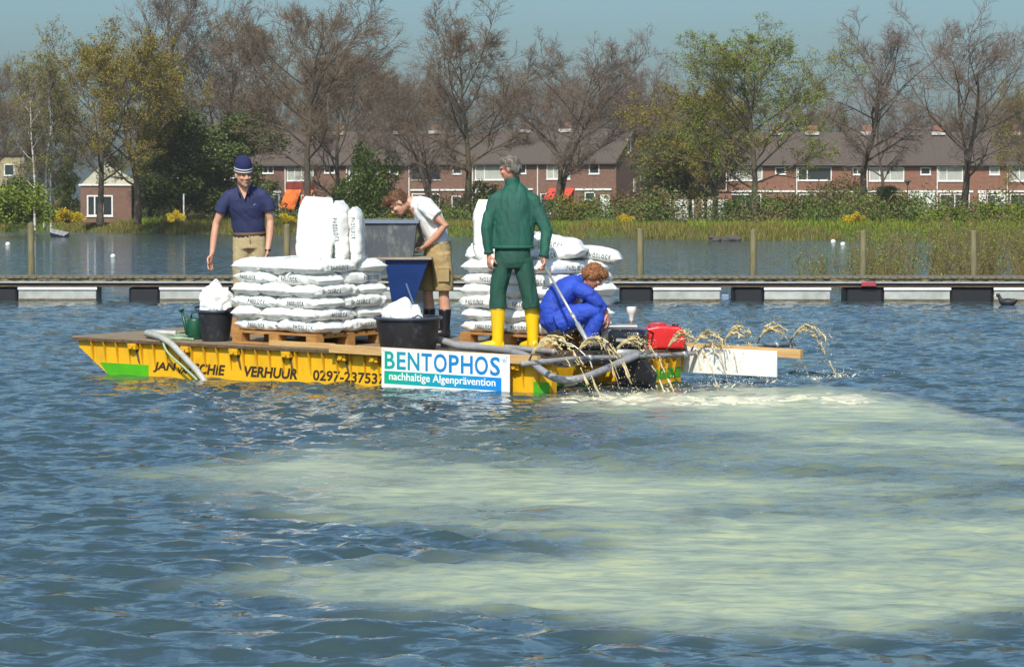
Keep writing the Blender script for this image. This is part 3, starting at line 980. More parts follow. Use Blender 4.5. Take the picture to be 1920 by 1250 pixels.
specsB = [
 dict(label="brick house at the end of the red terrace, behind the leafing tree", win=[(.3,3.2,3.35,4.55,(.3,),True),(4.3,5.2,3.9,4.5),(.3,3.1,.4,2.2,(.5,))], extra=[('fascia',.1,6,2.35,2.5,None)], ch=4.9),
 dict(label="red brick house with white corner porch below the chimney flashing", win=[(.15,3.1,3.35,4.55,(.28,)),(4.9,5.8,3.85,4.5,(.5,)),(.3,3.1,.4,2.2,(.5,))], extra=[('fascia',.1,6,2.35,2.5,None)], ch=1.9),
 dict(label="red brick house behind the airy grey tree", win=[(.25,3.3,3.3,4.5,(.3,.6),True),(4.7,5.6,3.85,4.5),(.3,3.1,.4,2.2,(.5,))], extra=[('fascia',.1,6,2.35,2.5,None),('whitewall',3.6,6.0,.1,2.3,None)], ch=.6),
 dict(label="red brick house with white front and dark blue door", win=[(.15,2.3,3.3,4.6,(.35,),True),(4.6,5.5,3.85,4.55,(),True),(.3,2.9,.3,2.2,(.5,))], extra=[('whitewall',.1,3.2,2.32,2.5,None),('whitewall',3.7,4.35,.1,2.25,None),('whitewall',5.25,6.0,.1,2.25,None),('fascia',3.6,6.0,2.27,2.5,None)], door=(4.4,5.2,2.15,BLUEDOOR), ch=.8),
 dict(label="red brick house cut off by the frame edge", win=[(.2,2.8,3.3,4.6,(.35,),True),(.3,2.9,.3,2.2,(.5,))], extra=[('fascia',.1,6,2.35,2.5,None),('vent',3.0,3.3,6.0,6.4,None)], ch=1.6),
 dict(label="red brick house beyond the frame edge", win=[(.2,2.8,3.3,4.6,(.35,),True)], extra=[], ch=1.6),
]
RB = T(at(1360, 268), 268, 1.0) @ RZ(math.radians(1.5))
for i, s in enumerate(specsB):
    house(s['label'], RB @ T(i*6.106, 0, 0), 6.1, 8.6, 4.85, 7.5, BRICK_B,
          dict(windows=s['win'], door=s.get('door'), extra=s['extra'], chimney=s['ch'], group="red brick terrace"), (i == 0, i == len(specsB)-1))
# a further house between the two terraces, and the garages in front of it
house("white windowed house far behind the garages", T(at(1205, 330), 330, 1.0), 9.5, 8.6, 5.2, 8.0, BRICK_A,
      dict(windows=[(1.2,3.0,3.4,4.9,(.5,),True),(3.4,5.2,3.4,4.9,(.5,),True),(6.4,8.6,3.4,4.9,(.4,))], extra=[('whitewall',.3,1.1,3.2,5.0,None),('fascia',.1,9.3,2.6,2.9,None)]), (True, True))
gd = 262
gr = thing("garage_block", "flat roofed brick garages with two white doors", "garage", T(at(1232, gd), gd, 1.0))
gb = MB(); wall_holes(gb, 0, 6.3, -.2, 2.35, [(.95,3.15,-.2,1.75),(3.75,5.95,-.2,1.75)], 0, .2)
gb.box(0, 6.3, .2, 5, 1.9, 2.34)
gb.build("wall", BRICK_B, gr)
MB().box(-.15, 6.45, -.15, 5.1, 2.36, 2.5).build("roof", mat("garage_trim", (.30,.19,.15), .8), gr)
for x0 in (.95, 3.75):
    d = MB().box(x0+.03, x0+2.17, .06, .11, -.2, 1.74).build("garage_door", WHITE, gr)
    for j in range(9):
        MB().box(x0+.1+.22*j, x0+.13+.22*j, .05, .0585, -.15, 1.7).build("groove", CURTAIN, d)
fn = thing("railing", "black metal railing in front of the white garage doors", "railing", T(at(1256, 256), 256, .95))
for j in range(36):
    MB().box(j*.125, j*.125+.03, 0, .03, 0, 1.0).build("bar", DARKPAINT, fn)
MB().box(-.1, 4.6, -.02, .05, 1.0, 1.05).box(-.1, 4.6, .031, .05, .12, .17).build("rail", DARKPAINT, fn)
# bungalow on the left, and the cream house at the edge
bu = thing("bungalow", "low brick bungalow with pale gable among the trees", "house", T(at(152, 250), 250, 1.0))
bm_ = MB(); wall_holes(bm_, 0, 4.1, -.2, 2.75, [(.5,2.6,.3,2.0)], 0, .2); bm_.box(0, 4.1, .2, 5, 2.6, 2.74); bm_.box(3.9,4.1,.2,5,-.2,2.6)
bm_.build("wall", BRICK_A, bu)
window(bu, .5, 2.6, .3, 2.0, (.3,.62), fw=.12)
MB().box(-.15, 4.2, -.12, 5.1, 2.76, 2.9).build("roof", WHITE, bu)
MB().prism([(0,2.92),(4.8,2.92),(2.3,4.6),(1.8,4.6)], 0, .3, T(-.4,3.2,0)).build("gable", mat("pale_render", (.42,.40,.30), .9, (.34,.33,.25), 2), bu)
cr = thing("cream_house", "cream house corner cut by the frame behind the birches", "house", T(at(-60, 262), 262, 1.0))
cb = MB(); wall_holes(cb, 0, 4.9, -.2, 5.4, [(1.4,2.3,3.7,4.7),(3.1,4.0,3.7,4.7)], 0, .25); cb.box(0, 4.9, .25, 7, 5.2, 5.39)
cb.build("wall", mat("cream_brick", (.42,.36,.20), .9, (.25,.2,.12), 3), cr)
window(cr, 1.4, 2.3, 3.7, 4.7); window(cr, 3.1, 4.0, 3.7, 4.7)
MB().box(-.2, 5.1, -.2, 7.2, 5.41, 5.9).build("roof", ROOF, cr)
MB().tube([(4.75,-.08,-.1),(4.75,-.08,5.4)], .06, 6).build("downpipe", WHITE, cr)
# street lamp and small bank things
ld = 245
lp = thing("street_lamp", "small dark street lamp before the red brick terrace", "street lamp", T(at(1701, ld), ld, 1.0))
MB().tube([(0,0,-.1),(0,0,2.75)], [.06,.04], 8).build("pole", DARKPAINT, lp)
MB().lathe([(.05,2.75),(.12,2.8),(.16,3.0),(.30,3.05),(.28,3.12),(.05,3.2)], 12).build("lantern", DARKPAINT, lp)
tag(MB().tube([(0,0,0),(0,0,2.0)], .06, 8).build("white_post", WHITE, None, M=T(at(345,228),228,1.0)), "thin white post in the thicket left of the knitted cap", "post")
rk = MB()
for i in range(16):
    rk.ell((R.uniform(-.8,.8), R.uniform(-.4,.4), R.uniform(0,.22)), (R.uniform(.12,.3),R.uniform(.1,.25),R.uniform(.08,.2)), n=7, m=5)
tag(rk.build("debris_heap", mat("debris", (.10,.08,.07), .9, (.05,.045,.04), 6), None, M=T(at(1358,178),178,.05)), "dark heap of stones and twigs at the far waterline", "heap")
wr = thing("sunken_dinghy", "small grey dinghy hull tilted at the waterline below the birches", "boat", T(at(108,205),205,.05) @ RY(.25) @ RX(-.5))
MB().prism([(-.5,0),(.45,0),(.7,.35),(-.6,.3)], -.3, .3).build("hull", mat("dinghy", (.28,.29,.31), .7, (.12,.12,.14), 5), wr)
for px_, py_, lb_ in [(15,460,"white buoy floating nearest the frame edge"),(212,483,"white buoy floating alone beyond the jetty"),(1580,460,"white buoy floating beyond the willow stems"),(1562,455,"tiny white buoy far out by the bank")]:
    s = (py_-395)/CAM_H; d_ = F/s
    b_ = thing("buoy", lb_, "buoy", T((px_-960)/s, d_, 0), "white buoys on the lake")
    MB().ell((0,0,.05), (.075*d_/90,)*3).build("float", WHITE, b_, True)
    MB().tube([(0,0,.1*d_/90),(0,0,.16*d_/90)], .02, 6).build("eye", DARKPAINT, b_)

# ------------------------------------------------------------------ jetty
JD = 59.8
jetty = thing("jetty", "long floating wooden jetty on white and black floats", "jetty", T(0, JD, 0) @ RZ(math.radians(-1.2)))
WOODJ = mat("jetty_wood", (0.20,0.18,0.12), 0.9, (0.085,0.08,0.055), 5.0, island=.25)
WOODM = mat("jetty_edge", (0.22,0.17,0.09), 0.9, (0.035,0.03,0.022), 6.0, detail=6, stretch=(1.2,1,3), lo=.42, hi=.58)
GALV = mat("galvanised", (0.42,0.45,0.47), 0.5, (0.30,0.32,0.33), 4, metal=.3)
PLASTW = mat("float_white", (0.42,0.44,0.43), 0.5, (0.28,0.29,0.27), 4.0, detail=7)
PLASTB = mat("float_black", (0.008,0.008,0.012), 0.45)
ALGAE = mat("algae_line", (0.16,0.12,0.06), .9, (.07,.06,.035), 8)
pm = MB().box(0, .138, 0, 1.5, .44, .475).mesh("plank")
set_mat(pm, WOODJ)
for i in range(176):
    o = link("plank", pm, None, jetty)
    o.location = (-12.7+.145*i, R.uniform(-.02,.02), R.uniform(-.004,.004))
MB().box(-12.7, 12.8, .03, .12, .37, .438).build("edge_beam", WOODM, jetty)
MB().box(-12.7, 12.8, -.01, .028, .352, .380).build("rubbing_strip", GALV, jetty)
MB().box(-12.7, 12.8, .04, .12, .30, .368).build("side_beam", mat("jetty_tar", (.035,.034,.04), .7, (.06,.055,.05), 4), jetty)
MB().box(-12.7, 12.8, .02, .10, .275, .299).build("lower_beam", mat("jetty_rust", (.12,.075,.04), .9, (.06,.04,.03), 6), jetty)
MB().box(-12.7, 12.8, 1.36, 1.45, .28, .438).build("rear_beam", WOODM, jetty)
def jx(px): return (px-960)/F*JD
for a, b in [(-160,-50),(30,177),(297,425),(480,600),(640,740),(800,915),(975,1105),(1225,1350),(1433,1556),(1657,1780),(1862,1985)]:
    f = MB().cbox(jx(a), jx(b), .05, .75, -.25, .272, .015).build("white_float", PLASTW, jetty)
    MB().cbox(jx(a)-.01, jx(b)+.02, .02, .10, .215, .268, .008).build("lip", WHITE, f)
    MB().box(jx(a)-.002, jx(b)+.002, .045, .1, -.1, .045).build("algae_band", ALGAE, f)
for a, b in [(-45,28),(238,296),(428,478),(745,798),(918,972),(1163,1224),(1376,1432),(1587,1656),(1781,1861)]:
    f = MB().cbox(jx(a), jx(b), .08, 1.4, -.25, .265, .05).build("black_float", PLASTB, jetty)
tag(MB().box(jx(1614), jx(1641), -.025, -.012, .30, .375).build("red_cloth", mat("red_rag", (.35,.035,.06), .8), None, M=jetty.matrix_world.copy()), "small red cloth hanging on the jetty side", "cloth")
tag(MB().cbox(jx(1352), jx(1366), -.16, -.01, .02, .14, .02).build("fender", mat("fender_blue", (.16,.22,.33), .6), None, M=jetty.matrix_world.copy()), "pale blue fender hanging on the jetty beside a black float", "fender")
PILE = mat("pile_wood", (0.19,0.165,0.09), 0.95, (0.09,0.085,0.04), 3.0, stretch=(3,3,.4))
for px_, top_, lb_ in [(58,418,"wooden mooring pile nearest the birches"),(537,420,"wooden mooring pile beside the knitted cap man"),(1200,428,"wooden mooring pile above the crouching man"),
                   (1411,430,"wooden mooring pile under the large leafing tree"),(1617,432,"wooden mooring pile at the edge of the willow stems"),(1826,432,"wooden mooring pile deep in the willow stems"),(990,428,"wooden mooring pile hidden behind the green jacket")]:
    d_ = 61.75 - .0209*at(px_, 61.7)
    zt = zat(top_, d_)
    p_ = thing("mooring_pile", lb_, "post", T(at(px_,d_), d_, 0), "mooring piles behind the jetty")
    MB().tube([(0,0,-.8),(0.01,0,.3),(R.uniform(-.02,.02),0,zt-.04),(R.uniform(-.02,.02),0,zt)], [.075,.07,.066,.055], 10).build("post", PILE, p_, True)
    MB().lathe([(.074,.30),(.082,.31),(.082,.35),(.074,.36)], 10).build("iron_band", DARKPAINT, p_)
ct = thing("coot", "small black coot swimming by the jetty end", "bird", T(at(1890,57.5),57.5,0) @ RZ(2.9))
cbm = MB(); cbm.ell((0,0,.05),(.16,.085,.075)).ell((-.1,0,.08),(.09,.05,.04)).tube([(.11,0,.07),(.15,0,.13),(.165,0,.17)],[.05,.035,.03],8).ell((.18,0,.18),(.045,.035,.036))
link("body", remesh(cbm, "body", .012, 2), mat("coot_black", (.012,.012,.014), .6), ct)
MB().tube([(.215,0,.178),(.265,0,.165)],[.016,.004],6).build("beak", WHITE, ct)

# ------------------------------------------------------------------ the work barge
TH = math.radians(36)
ct_, st_ = math.cos(TH), math.sin(TH)
BX, BY, BZ = 0.372, 29.6, 0.30                 # near stern corner of the deck
MBG = T(BX, BY, BZ) @ RZ(-TH) @ RY(0.0134) @ RX(0.021)
def B(px, v):                                  # barge x (aft positive) of a photo column at v metres in from the near edge
    k = (px-960)/F
    return -((BX + st_*v - k*(BY + ct_*v)) / (ct_ + st_*k))
YELLOW = mat("hull_yellow", (0.72,0.40,0.006), 0.5, (0.40,0.20,0.014), 2.2, detail=9, lo=.50, hi=.92, bump=.10, bscale=12, stretch=(2.5,2.5,.9))
YELLOW2 = mat("rib_yellow", (0.64,0.345,0.006), 0.55, (0.42,0.20,0.012), 7, detail=6, lo=.5, hi=.8)
RUST = mat("rusty_edge", (0.13,0.075,0.035), 0.8, (0.07,0.045,0.025), 9, lo=.4, hi=.6)
DECK = mat("deck_boards", (0.27,0.205,0.125), 0.85, (0.17,0.13,0.085), 5, stretch=(1,5,1), bump=.15, bscale=12)
DECKWET = mat("deck_wet", (0.075,0.06,0.045), 0.35, (0.16,0.125,0.085), 4, lo=.4, hi=.6)
GREENP = mat("green_paint", (0.075,0.42,0.006), 0.45, (0.06,0.33,0.01), 4)
BROWNL = mat("brown_lettering", (0.038,0.018,0.006), 0.6)
WOOD = mat("new_timber", (0.56,0.36,0.145), 0.7, (0.44,0.26,0.10), 5, stretch=(.6,6,6), bump=.08)
PALLETW = mat("pallet_wood", (0.46,0.225,0.06), 0.8, (0.30,0.14,0.04), 5, stretch=(1,6,6), bump=.1)
BLACKP = mat("black_plastic", (0.010,0.010,0.012), 0.35)
ALU = mat("aluminium", (0.52,0.53,0.53), 0.38, (0.40,0.41,0.41), 6, metal=.55)
HOSE = mat("grey_hose", (0.30,0.30,0.31), 0.4, (0.22,0.22,0.23), 9)

barge = thing("work_barge", "yellow steel work barge loaded with white sacks", "boat", MBG)
W, L, BOW = 2.39, 5.45, 6.34
NB0, NB1, ND = 0.14, 1.68, 0.55                # stern notch
def hull():
    h = MB()
    bot, sk = -.80, .055
    prof = [(-BOW+.05,-.025),(-BOW+.07,-.10),(-5.22,bot)]      # raked bow
    side = prof + [(-ND,bot),(-ND,-.025)]
    h.prism(side, sk, W-sk)
    h.prism([(-ND,bot),(0-.03,bot),(-.03,-.025),(-ND,-.025)], sk, NB0)
    h.prism([(-ND,bot),(0-.03,bot),(-.03,-.025),(-ND,-.025)], NB1, W-sk)
    return h
hull().build("hull", YELLOW, barge)
# deck plate with the stern notch, then boards on top
dk = MB()
dk.box(-BOW, -ND, 0, W, -.025, 0.0).box(-ND, 0, 0, NB0+.03, -.025, 0).box(-ND, 0, NB1-.03, W, -.025, 0)
dk.build("deck_plate", RUST, barge)
bx_ = -BOW+.012
i = 0
while bx_ < -ND-.05:
    w_ = .245
    x1_ = min(bx_+w_-.006, -ND-.01)
    MB().box(bx_, x1_, .012, W-.012, .002, .014+R.uniform(0,.003)).build("deck_board", DECK if bx_ < -2.2 else DECKWET, barge)
    bx_ += w_; i += 1
# gusset ribs under the deck edge
rib = MB().add([(0,.056,-.025),(0,.004,-.025),(0,.056,-.27),(.012,.056,-.025),(.012,.004,-.025),(.012,.056,-.27)],
               [(0,1,2),(3,5,4),(0,3,4,1),(1,4,5,2),(2,5,3,0)]).mesh("rib")
set_mat(rib, YELLOW2)
x = -BOW+.28
while x < -.05:
    o = link("rib", rib, None, barge); o.location = (x, 0, 0)
    x += .178
ribf = rib.copy(); ribf.transform(Matrix.Diagonal((1,-1,1,1))); ribf.flip_normals()
x = -BOW+.28
while x < -.05:
    o = link("rib", ribf, None, barge); o.location = (x, W, 0)
    x += .178
ribs = rib.copy(); ribs.transform(RZ(PI/2))
for v in [NB1+.10, NB1+.24, NB1+.38, NB1+.52, NB1+.66]:
    o = link("rib", ribs, None, barge); o.location = (.027, v, 0)
lug = MB().cbox(-.055,.055,-.012,.053,-.095,-.03,.006)
lug.tube([(0,-.0135,-.062),(0,-.03,-.062)], [.026,.024], 10)
lugm = lug.mesh("lug"); set_mat(lugm, YELLOW2)
for px_ in (247, 345, 437, 535, 640, 700, 965):
    o = link("mooring_lug", lugm, None, barge); o.location = (B(px_, 0), 0, 0)
# sloping struts below each lug
st = MB().tube([(.02,.05,-.10),(.05,.045,-.21),(.06,.052,-.25)], [.014,.012,.004], 6).mesh("strut"); set_mat(st, RUST)
for px_ in (247, 437, 535, 640):
    o = link("strut", st, None, barge); o.location = (B(px_, 0), 0, 0)
# green paint blocks (thin plates of colour on the hull)
def side_patch(px0, px1, z0, z1, rake=0):
    x0, x1 = B(px0,.05), B(px1,.05)
    MB().prism([(x0+rake,z0),(x1,z0),(x1,z1),(x0,z1)], .051, .056).build("green_paint_block", GREENP, barge)
side_patch(186, 277, -.385, -.255, .12)
side_patch(731, 868, -.40, -.255)
side_patch(1000, 1030, -.32, -.20)
MB().box(-.031,-.026, NB1+.02, W-.06, -.285, -.185).build("green_paint_block", GREENP, barge)
MB().box(-ND-.001+.003, -ND+.006, NB0+.35, NB1-.1, -.33, -.24).build("green_paint_block", GREENP, barge)
# lettering on the side
def side_text(s, px0, px1, z0, z1, bold=.012, shear=.2):
    me = text_mesh(s, 1.0, offset=bold, extrude=.012, shear=shear)
    fit_text(me, B(px0,.05), B(px1,.05), z0, z1)
    co = [v.co.y for v in me.vertices]; 
    for v in me.vertices: v.co.y = .0505 + (v.co.y-min(co))/(max(co)-min(co)+1e-9)*.004
    return link("lettering", me, BROWNL, barge)
side_text("JAN", 286, 329, -.325, -.215, .03)
side_text("VAN", 332, 357, -.322, -.262, .04)
side_text("SCHIE", 361, 421, -.318, -.208, .03)
side_text("VERHUUR", 457, 556, -.315, -.205, .03)
side_text("0297-237537", 586, 722, -.312, -.205, .018, .05)
# beams
def beam(x0, x1, v0, v1, z0, z1, label, tilt=0):
    o = MB().cbox(x0, x1, v0, v1, z0, z1, .004).build("timber_beam", WOOD, None, M=MBG @ RY(tilt))
    return tag(o, label, "beam")
beam(B(622,-.01), B(1013,-.01), -.062, -.002, -.03, .055, "new timber beam along the near deck edge carrying the printed sign", .006)
beam(-.9, 1.33, W+.03, W+.09, -.04, .05, "new timber beam jutting out over the stern on the far side", .012)
beam(B(505,.02), B(622,.02)-.02, .01, .10, .018, .07, "short timber beam lying before the pallet near the black tub")
bd = MB().cbox(-.05, 1.07, W+.006, W+.026, -.25, .012, .003).build("white_board", mat("white_sheet", (.80,.80,.76), .45, (.70,.70,.66), 3), None, M=MBG)
tag(bd, "blank white board hanging from the far timber beam behind the stern", "board")
# the printed sign
sx0, sx1 = B(717,-.06), B(957,-.06)
SW = sx1-sx0; SH = .395
sign = thing("printed_sign", "white sign with BENTOPHOS lettering and blue green band on the barge side", "sign", MBG @ T(sx0, -.066, .055-SH+.01) @ RY(.005))
MB().cbox(0, SW, -.012, 0, 0, SH, .002).build("panel", mat("sign_white", (.82,.83,.80), .35), sign)
TEAL, BLUE = (.008,.36,.30), (.012,.20,.52)
lg = gradient_mat("sign_letter_gradient", (.006,.33,.25), (.012,.20,.50))
tot = [("B",.0),("E",0),("N",0),("T",0),("O",0),("P",0),("H",0),("O",0),("S",0)]
wid = [.9,.78,1.02,.9,1.12,.86,1.0,1.12,.84]
gap = .16; span = sum(wid)+gap*8
cx = .035*SW/1.0; avail = SW*.905
cx = SW*.025
for (ch, _), w_ in zip(tot, wid):
    me = text_mesh(ch, 1.0, offset=.022, extrude=.01)
    ww = w_/span*avail
    zlo = SH*.475 if ch not in "OS" else SH*.465
    zhi = SH*.925 if ch not in "OS" else SH*.935
    fit_text(me, cx, cx+ww, zlo, zhi)
    for v in me.vertices: v.co.y = -.0125 if v.co.y > -1e-6 + 0 and False else (-.0122 - (.0012 if v.co.y < 0 else 0))
    link("letter", me, lg, sign)
    cx += ww + gap/span*avail
me = text_mesh("®", 1.0, extrude=.01); fit_text(me, SW*.945, SW*.98, SH*.80, SH*.90)
for v in me.vertices: v.co.y = -.0122 - (.0012 if v.co.y < 0 else 0)
link("registered_mark", me, mat("sign_blue", (.012,.20,.50), .35), sign)
band = MB().box(SW*.022, SW*.94, -.0135, -.0121, SH*.105, SH*.43).build("band", gradient_mat("sign_band_gradient", (.004,.36,.20), (.006,.22,.66)), sign)
me = text_mesh("nachhaltige Algenprävention", 1.0, offset=.012, extrude=.01); fit_text(me, SW*.062, SW*.895, SH*.15, SH*.40)
for v in me.vertices: v.co.y = -.0138 - (.0012 if v.co.y < 0 else 0)
link("slogan", me, mat("sign_white_ink", (.85,.85,.82), .35), band)
scr = mat("screw_steel", (.2,.2,.2), .4, metal=.8)
for x_ in (.03, SW-.03):
    for z_ in (SH-.025,):
        MB().tube([(x_,-.012,z_),(x_,-.016,z_)], .006, 8).build("screw", scr, sign)

# ------------------------------------------------------------------ pallets and sacks
def pallet(M, label, Lx=1.2, Ly=1.05):
    r = thing("pallet", label, "pallet", M, "pallets on the barge")
    for i in range(7):
        y = (Ly-.11)*i/6
        MB().box(-Lx, 0, y, y+.11, .115, .137).build("top_board", PALLETW, r)
    for i in range(3):
        x0 = -Lx + (Lx-.14)*i/2
        MB().box(x0, x0+.14, .002, Ly-.002, .094, .1145).build("stringer_board", PALLETW, r)
        for j in range(3):
            y0 = (Ly-.12)*j/2
            MB().box(x0+.001, x0+.139, y0+.001, y0+.119, .0235, .0935).build("block", PALLETW, r)
    for j in range(3):
        y0 = (Ly-.12)*j/2
        MB().box(-Lx, 0, y0, y0+.12, .001, .023).build("bottom_board", PALLETW, r)
    return r
SACK = mat("white_sack", (0.79,0.79,0.75), 0.42, (0.63,0.65,0.64), 6, detail=7, lo=.48, hi=.75, bump=.42, bscale=15)
INK = mat("sack_print", (0.055,0.075,0.095), 0.6)
def sack_mesh(seed, l=.64, w=.43, h=.135, limp=0.0, rnd=.13):
    rr = random.Random(seed); off = Vector((rr.uniform(0,50), rr.uniform(0,50), rr.uniform(0,50)))
    ns, na = 30, 24
    mb = MB(); vs = []
    for i in range(ns+1):
        s = -1+2*i/ns
        s = math.copysign(abs(s)**.85, s)
        e = abs(s)
        hz = h/2*max(.05, (1-e**11))**.5
        wy = w/2*(1-rnd*e**(7 if rnd < .2 else 4.5))*(1+.04*math.sin(s*3+seed))
        if i in (0, ns): hz = .005
        x = s*l/2 + (math.copysign(.018, s) if i in (0, ns) else 0)
        for j in range(na):
            q = 2*PI*j/na
            c, sn = math.cos(q), math.sin(q)
            n = 3.1
            k = (abs(c)**n + abs(sn)**n)**(-1/n)
            y = wy*c*k; z = hz*sn*k
            p = Vector((x, y, z))
            d = mnoise.noise(p*7+off)*.017 + mnoise.noise(p*16+off)*.007
            crease = abs(mnoise.noise(Vector((x*5, y*20, z*20))+off)); d -= .014*math.exp(-(mnoise.noise(p*9+off*1.7)/.09)**2)
            d += -(.30-min(.30, crease))*.07*(e**1.3)
            d += .012*max(0, mnoise.noise(Vector((x*12, z*3, y*3))+off*2))*limp
            if i in (0, ns): d *= .25
            y += d*c; z += d*sn*.85
            z += -.010*e**3 + mnoise.noise(Vector((x*3,y*3,0))+off)*.010
            vs.append((x, y, z+h/2))
    fs = []
    for i in range(ns):
        for j in range(na):
            j2 = (j+1) % na
            fs.append((i*na+j, i*na+j2, (i+1)*na+j2, (i+1)*na+j))
    fs.append(tuple(reversed(range(na)))); fs.append(tuple(ns*na+j for j in range(na)))
    mb.add(vs, fs)
    return mb.mesh("sack_body", True)
def wrap_text(me_bag, s, center, u, vdir, width, height, back=.3, bold=.02, spacing=1.25):
    """print: text laid on the sack surface; u = reading direction, vdir = up, projected along u x vdir from outside"""
    tm = text_mesh(s, 1.0, offset=bold, spacing=spacing)
    bm = bmesh.new(); bm.from_mesh(tm)
    bmesh.ops.triangulate(bm, faces=bm.faces[:])
    bmesh.ops.subdivide_edges(bm, edges=[e for e in bm.edges if e.calc_length() > .25], cuts=2, use_grid_fill=False)
    bmesh.ops.triangulate(bm, faces=bm.faces[:])
    xs = [v.co.x for v in bm.verts]; ys = [v.co.y for v in bm.verts]
    tree = BVHTree.FromPolygons([v.co.copy() for v in me_bag.vertices], [tuple(p.vertices) for p in me_bag.polygons])
    u = Vector(u); vd = Vector(vdir); nrm = u.cross(vd)
    for v in bm.verts:
        a = (v.co.x-min(xs))/(max(xs)-min(xs))-.5; b = (v.co.y-min(ys))/(max(ys)-min(ys))-.5
        p = Vector(center) + u*(a*width) + vd*(b*height)
        hit = tree.ray_cast(p + nrm*back, -nrm)
        if hit[0] is not None:
            v.co = hit[0] + nrm*.004
        else:
            v.co = tree.find_nearest(p)[0] + nrm*.0022
    bm.to_mesh(tm); bm.free()
    set_mat(tm, INK)
    return tm
SACKS = []
for k in range(7):
    bm_me = sack_mesh(100+k, h=.156 if k < 5 else .15, rnd=.13 if k < 5 else .36)
    set_mat(bm_me, SACK)
    off = (.07, -.06, .1, -.09, .02, .05, -.03)[k]
    prints = [wrap_text(bm_me, "PHOSLOCK", (off, -.2, .070), (1,0,0), (0,0,1), .25, .050, spacing=1.6),
              wrap_text(bm_me, "PHOSLOCK", (-off, .2, .070), (-1,0,0), (0,0,1), .25, .050, spacing=1.6),
              wrap_text(bm_me, "PHOSLOCK", (0, 0, .14), (1,0,0), (0,1,0), .30, .055)]
    SACKS.append((bm_me, prints))
def sack(M, label, k=None, group="white sacks on the barge", prints=(0,1,2)):
    k = R.randrange(5) if k is None else k
    r = thing("sack", label, "sack", M, group)
    link("bag", SACKS[k][0], None, r)
    for p in prints: link("print", SACKS[k][1][p], None, r)
    return r
ORD = ["bottom","second","third","fourth","fifth","sixth"]
def stack(M, layers, where, skip=()):
    lh = .121
    for li in range(layers):
        z = .139 + li*lh
        inset = .0
        if li % 2 == 0:
            pos = [(-.9,.215,0,"front row, bow end"),(-.3,.215,0,"front row, stern end"),(-1.0,.75,90,"back row, bow end"),(-.6,.75,90,"back row, middle"),(-.2,.75,90,"back row, stern end")]
        else:
            pos = [(-1.0,.315,90,"front row, bow end"),(-.6,.315,90,"front row, middle"),(-.2,.315,90,"front row, stern end"),(-.9,.85,0,"back row, bow end"),(-.3,.85,0,"back row, stern end")]
        for x, y, a, w in pos:
            if (li, w) in skip: continue
            flip = R.choice((0,180))
            Ms = M @ T(x+R.uniform(-.018,.018), y+R.uniform(-.02,.02), z-.006) @ RZ(math.radians(a+flip+R.uniform(-3,3))) @ RX(R.uniform(-.02,.02)) @ RY(R.uniform(-.02,.02)) @ Matrix.Diagonal((R.uniform(.97,1.05),R.uniform(.98,1.05),R.uniform(.95,1.04),1))
            sack(Ms, "white sack, %s layer of the stack %s, %s" % (ORD[li], where, w))
MP1 = MBG @ T(B(592,.03), .03, .018) @ RZ(math.radians(-4))
pallet(MP1, "orange brown pallet under the sack stack beside the knitted cap man")
stack(MP1, 6, "beside the knitted cap", skip=())
# upright sacks standing on top of the first stack
zt = .139 + 6*.121
fc = math.radians(40)          # turns a camera-facing frame into the stack's frame
UPM = Matrix(((0,-1,0,0),(0,0,-1,0),(1,0,0,0),(0,0,0,1)))
def upright(M, ang, lean, label, k, sc=(1,1,1), prints=(0,1), roll=0):
    sack(M @ RZ(fc+ang) @ RY(roll) @ RX(lean) @ T(0,.07*sc[2],.325*sc[0]) @ UPM @ Matrix.Diagonal((*sc,1)), label, k, prints=prints)
upright(MP1 @ T(-.42,.42,zt-.03), -.05, math.radians(-7), "big upright white sack standing broad side out on the stack", 5, (1.04,.98,1.25), roll=.06)
upright(MP1 @ T(-.18,.62,zt-.03), 1.25, math.radians(-4), "upright white sack edge on between the big sack and the grey bin", 6, (.98,.86,1.05), (0,1,2))
upright(MP1 @ T(-.05,.68,zt-.03), 1.4, math.radians(-2), "shorter slumped upright sack leaning against the edge on sack", 3, (.88,.70,.9))
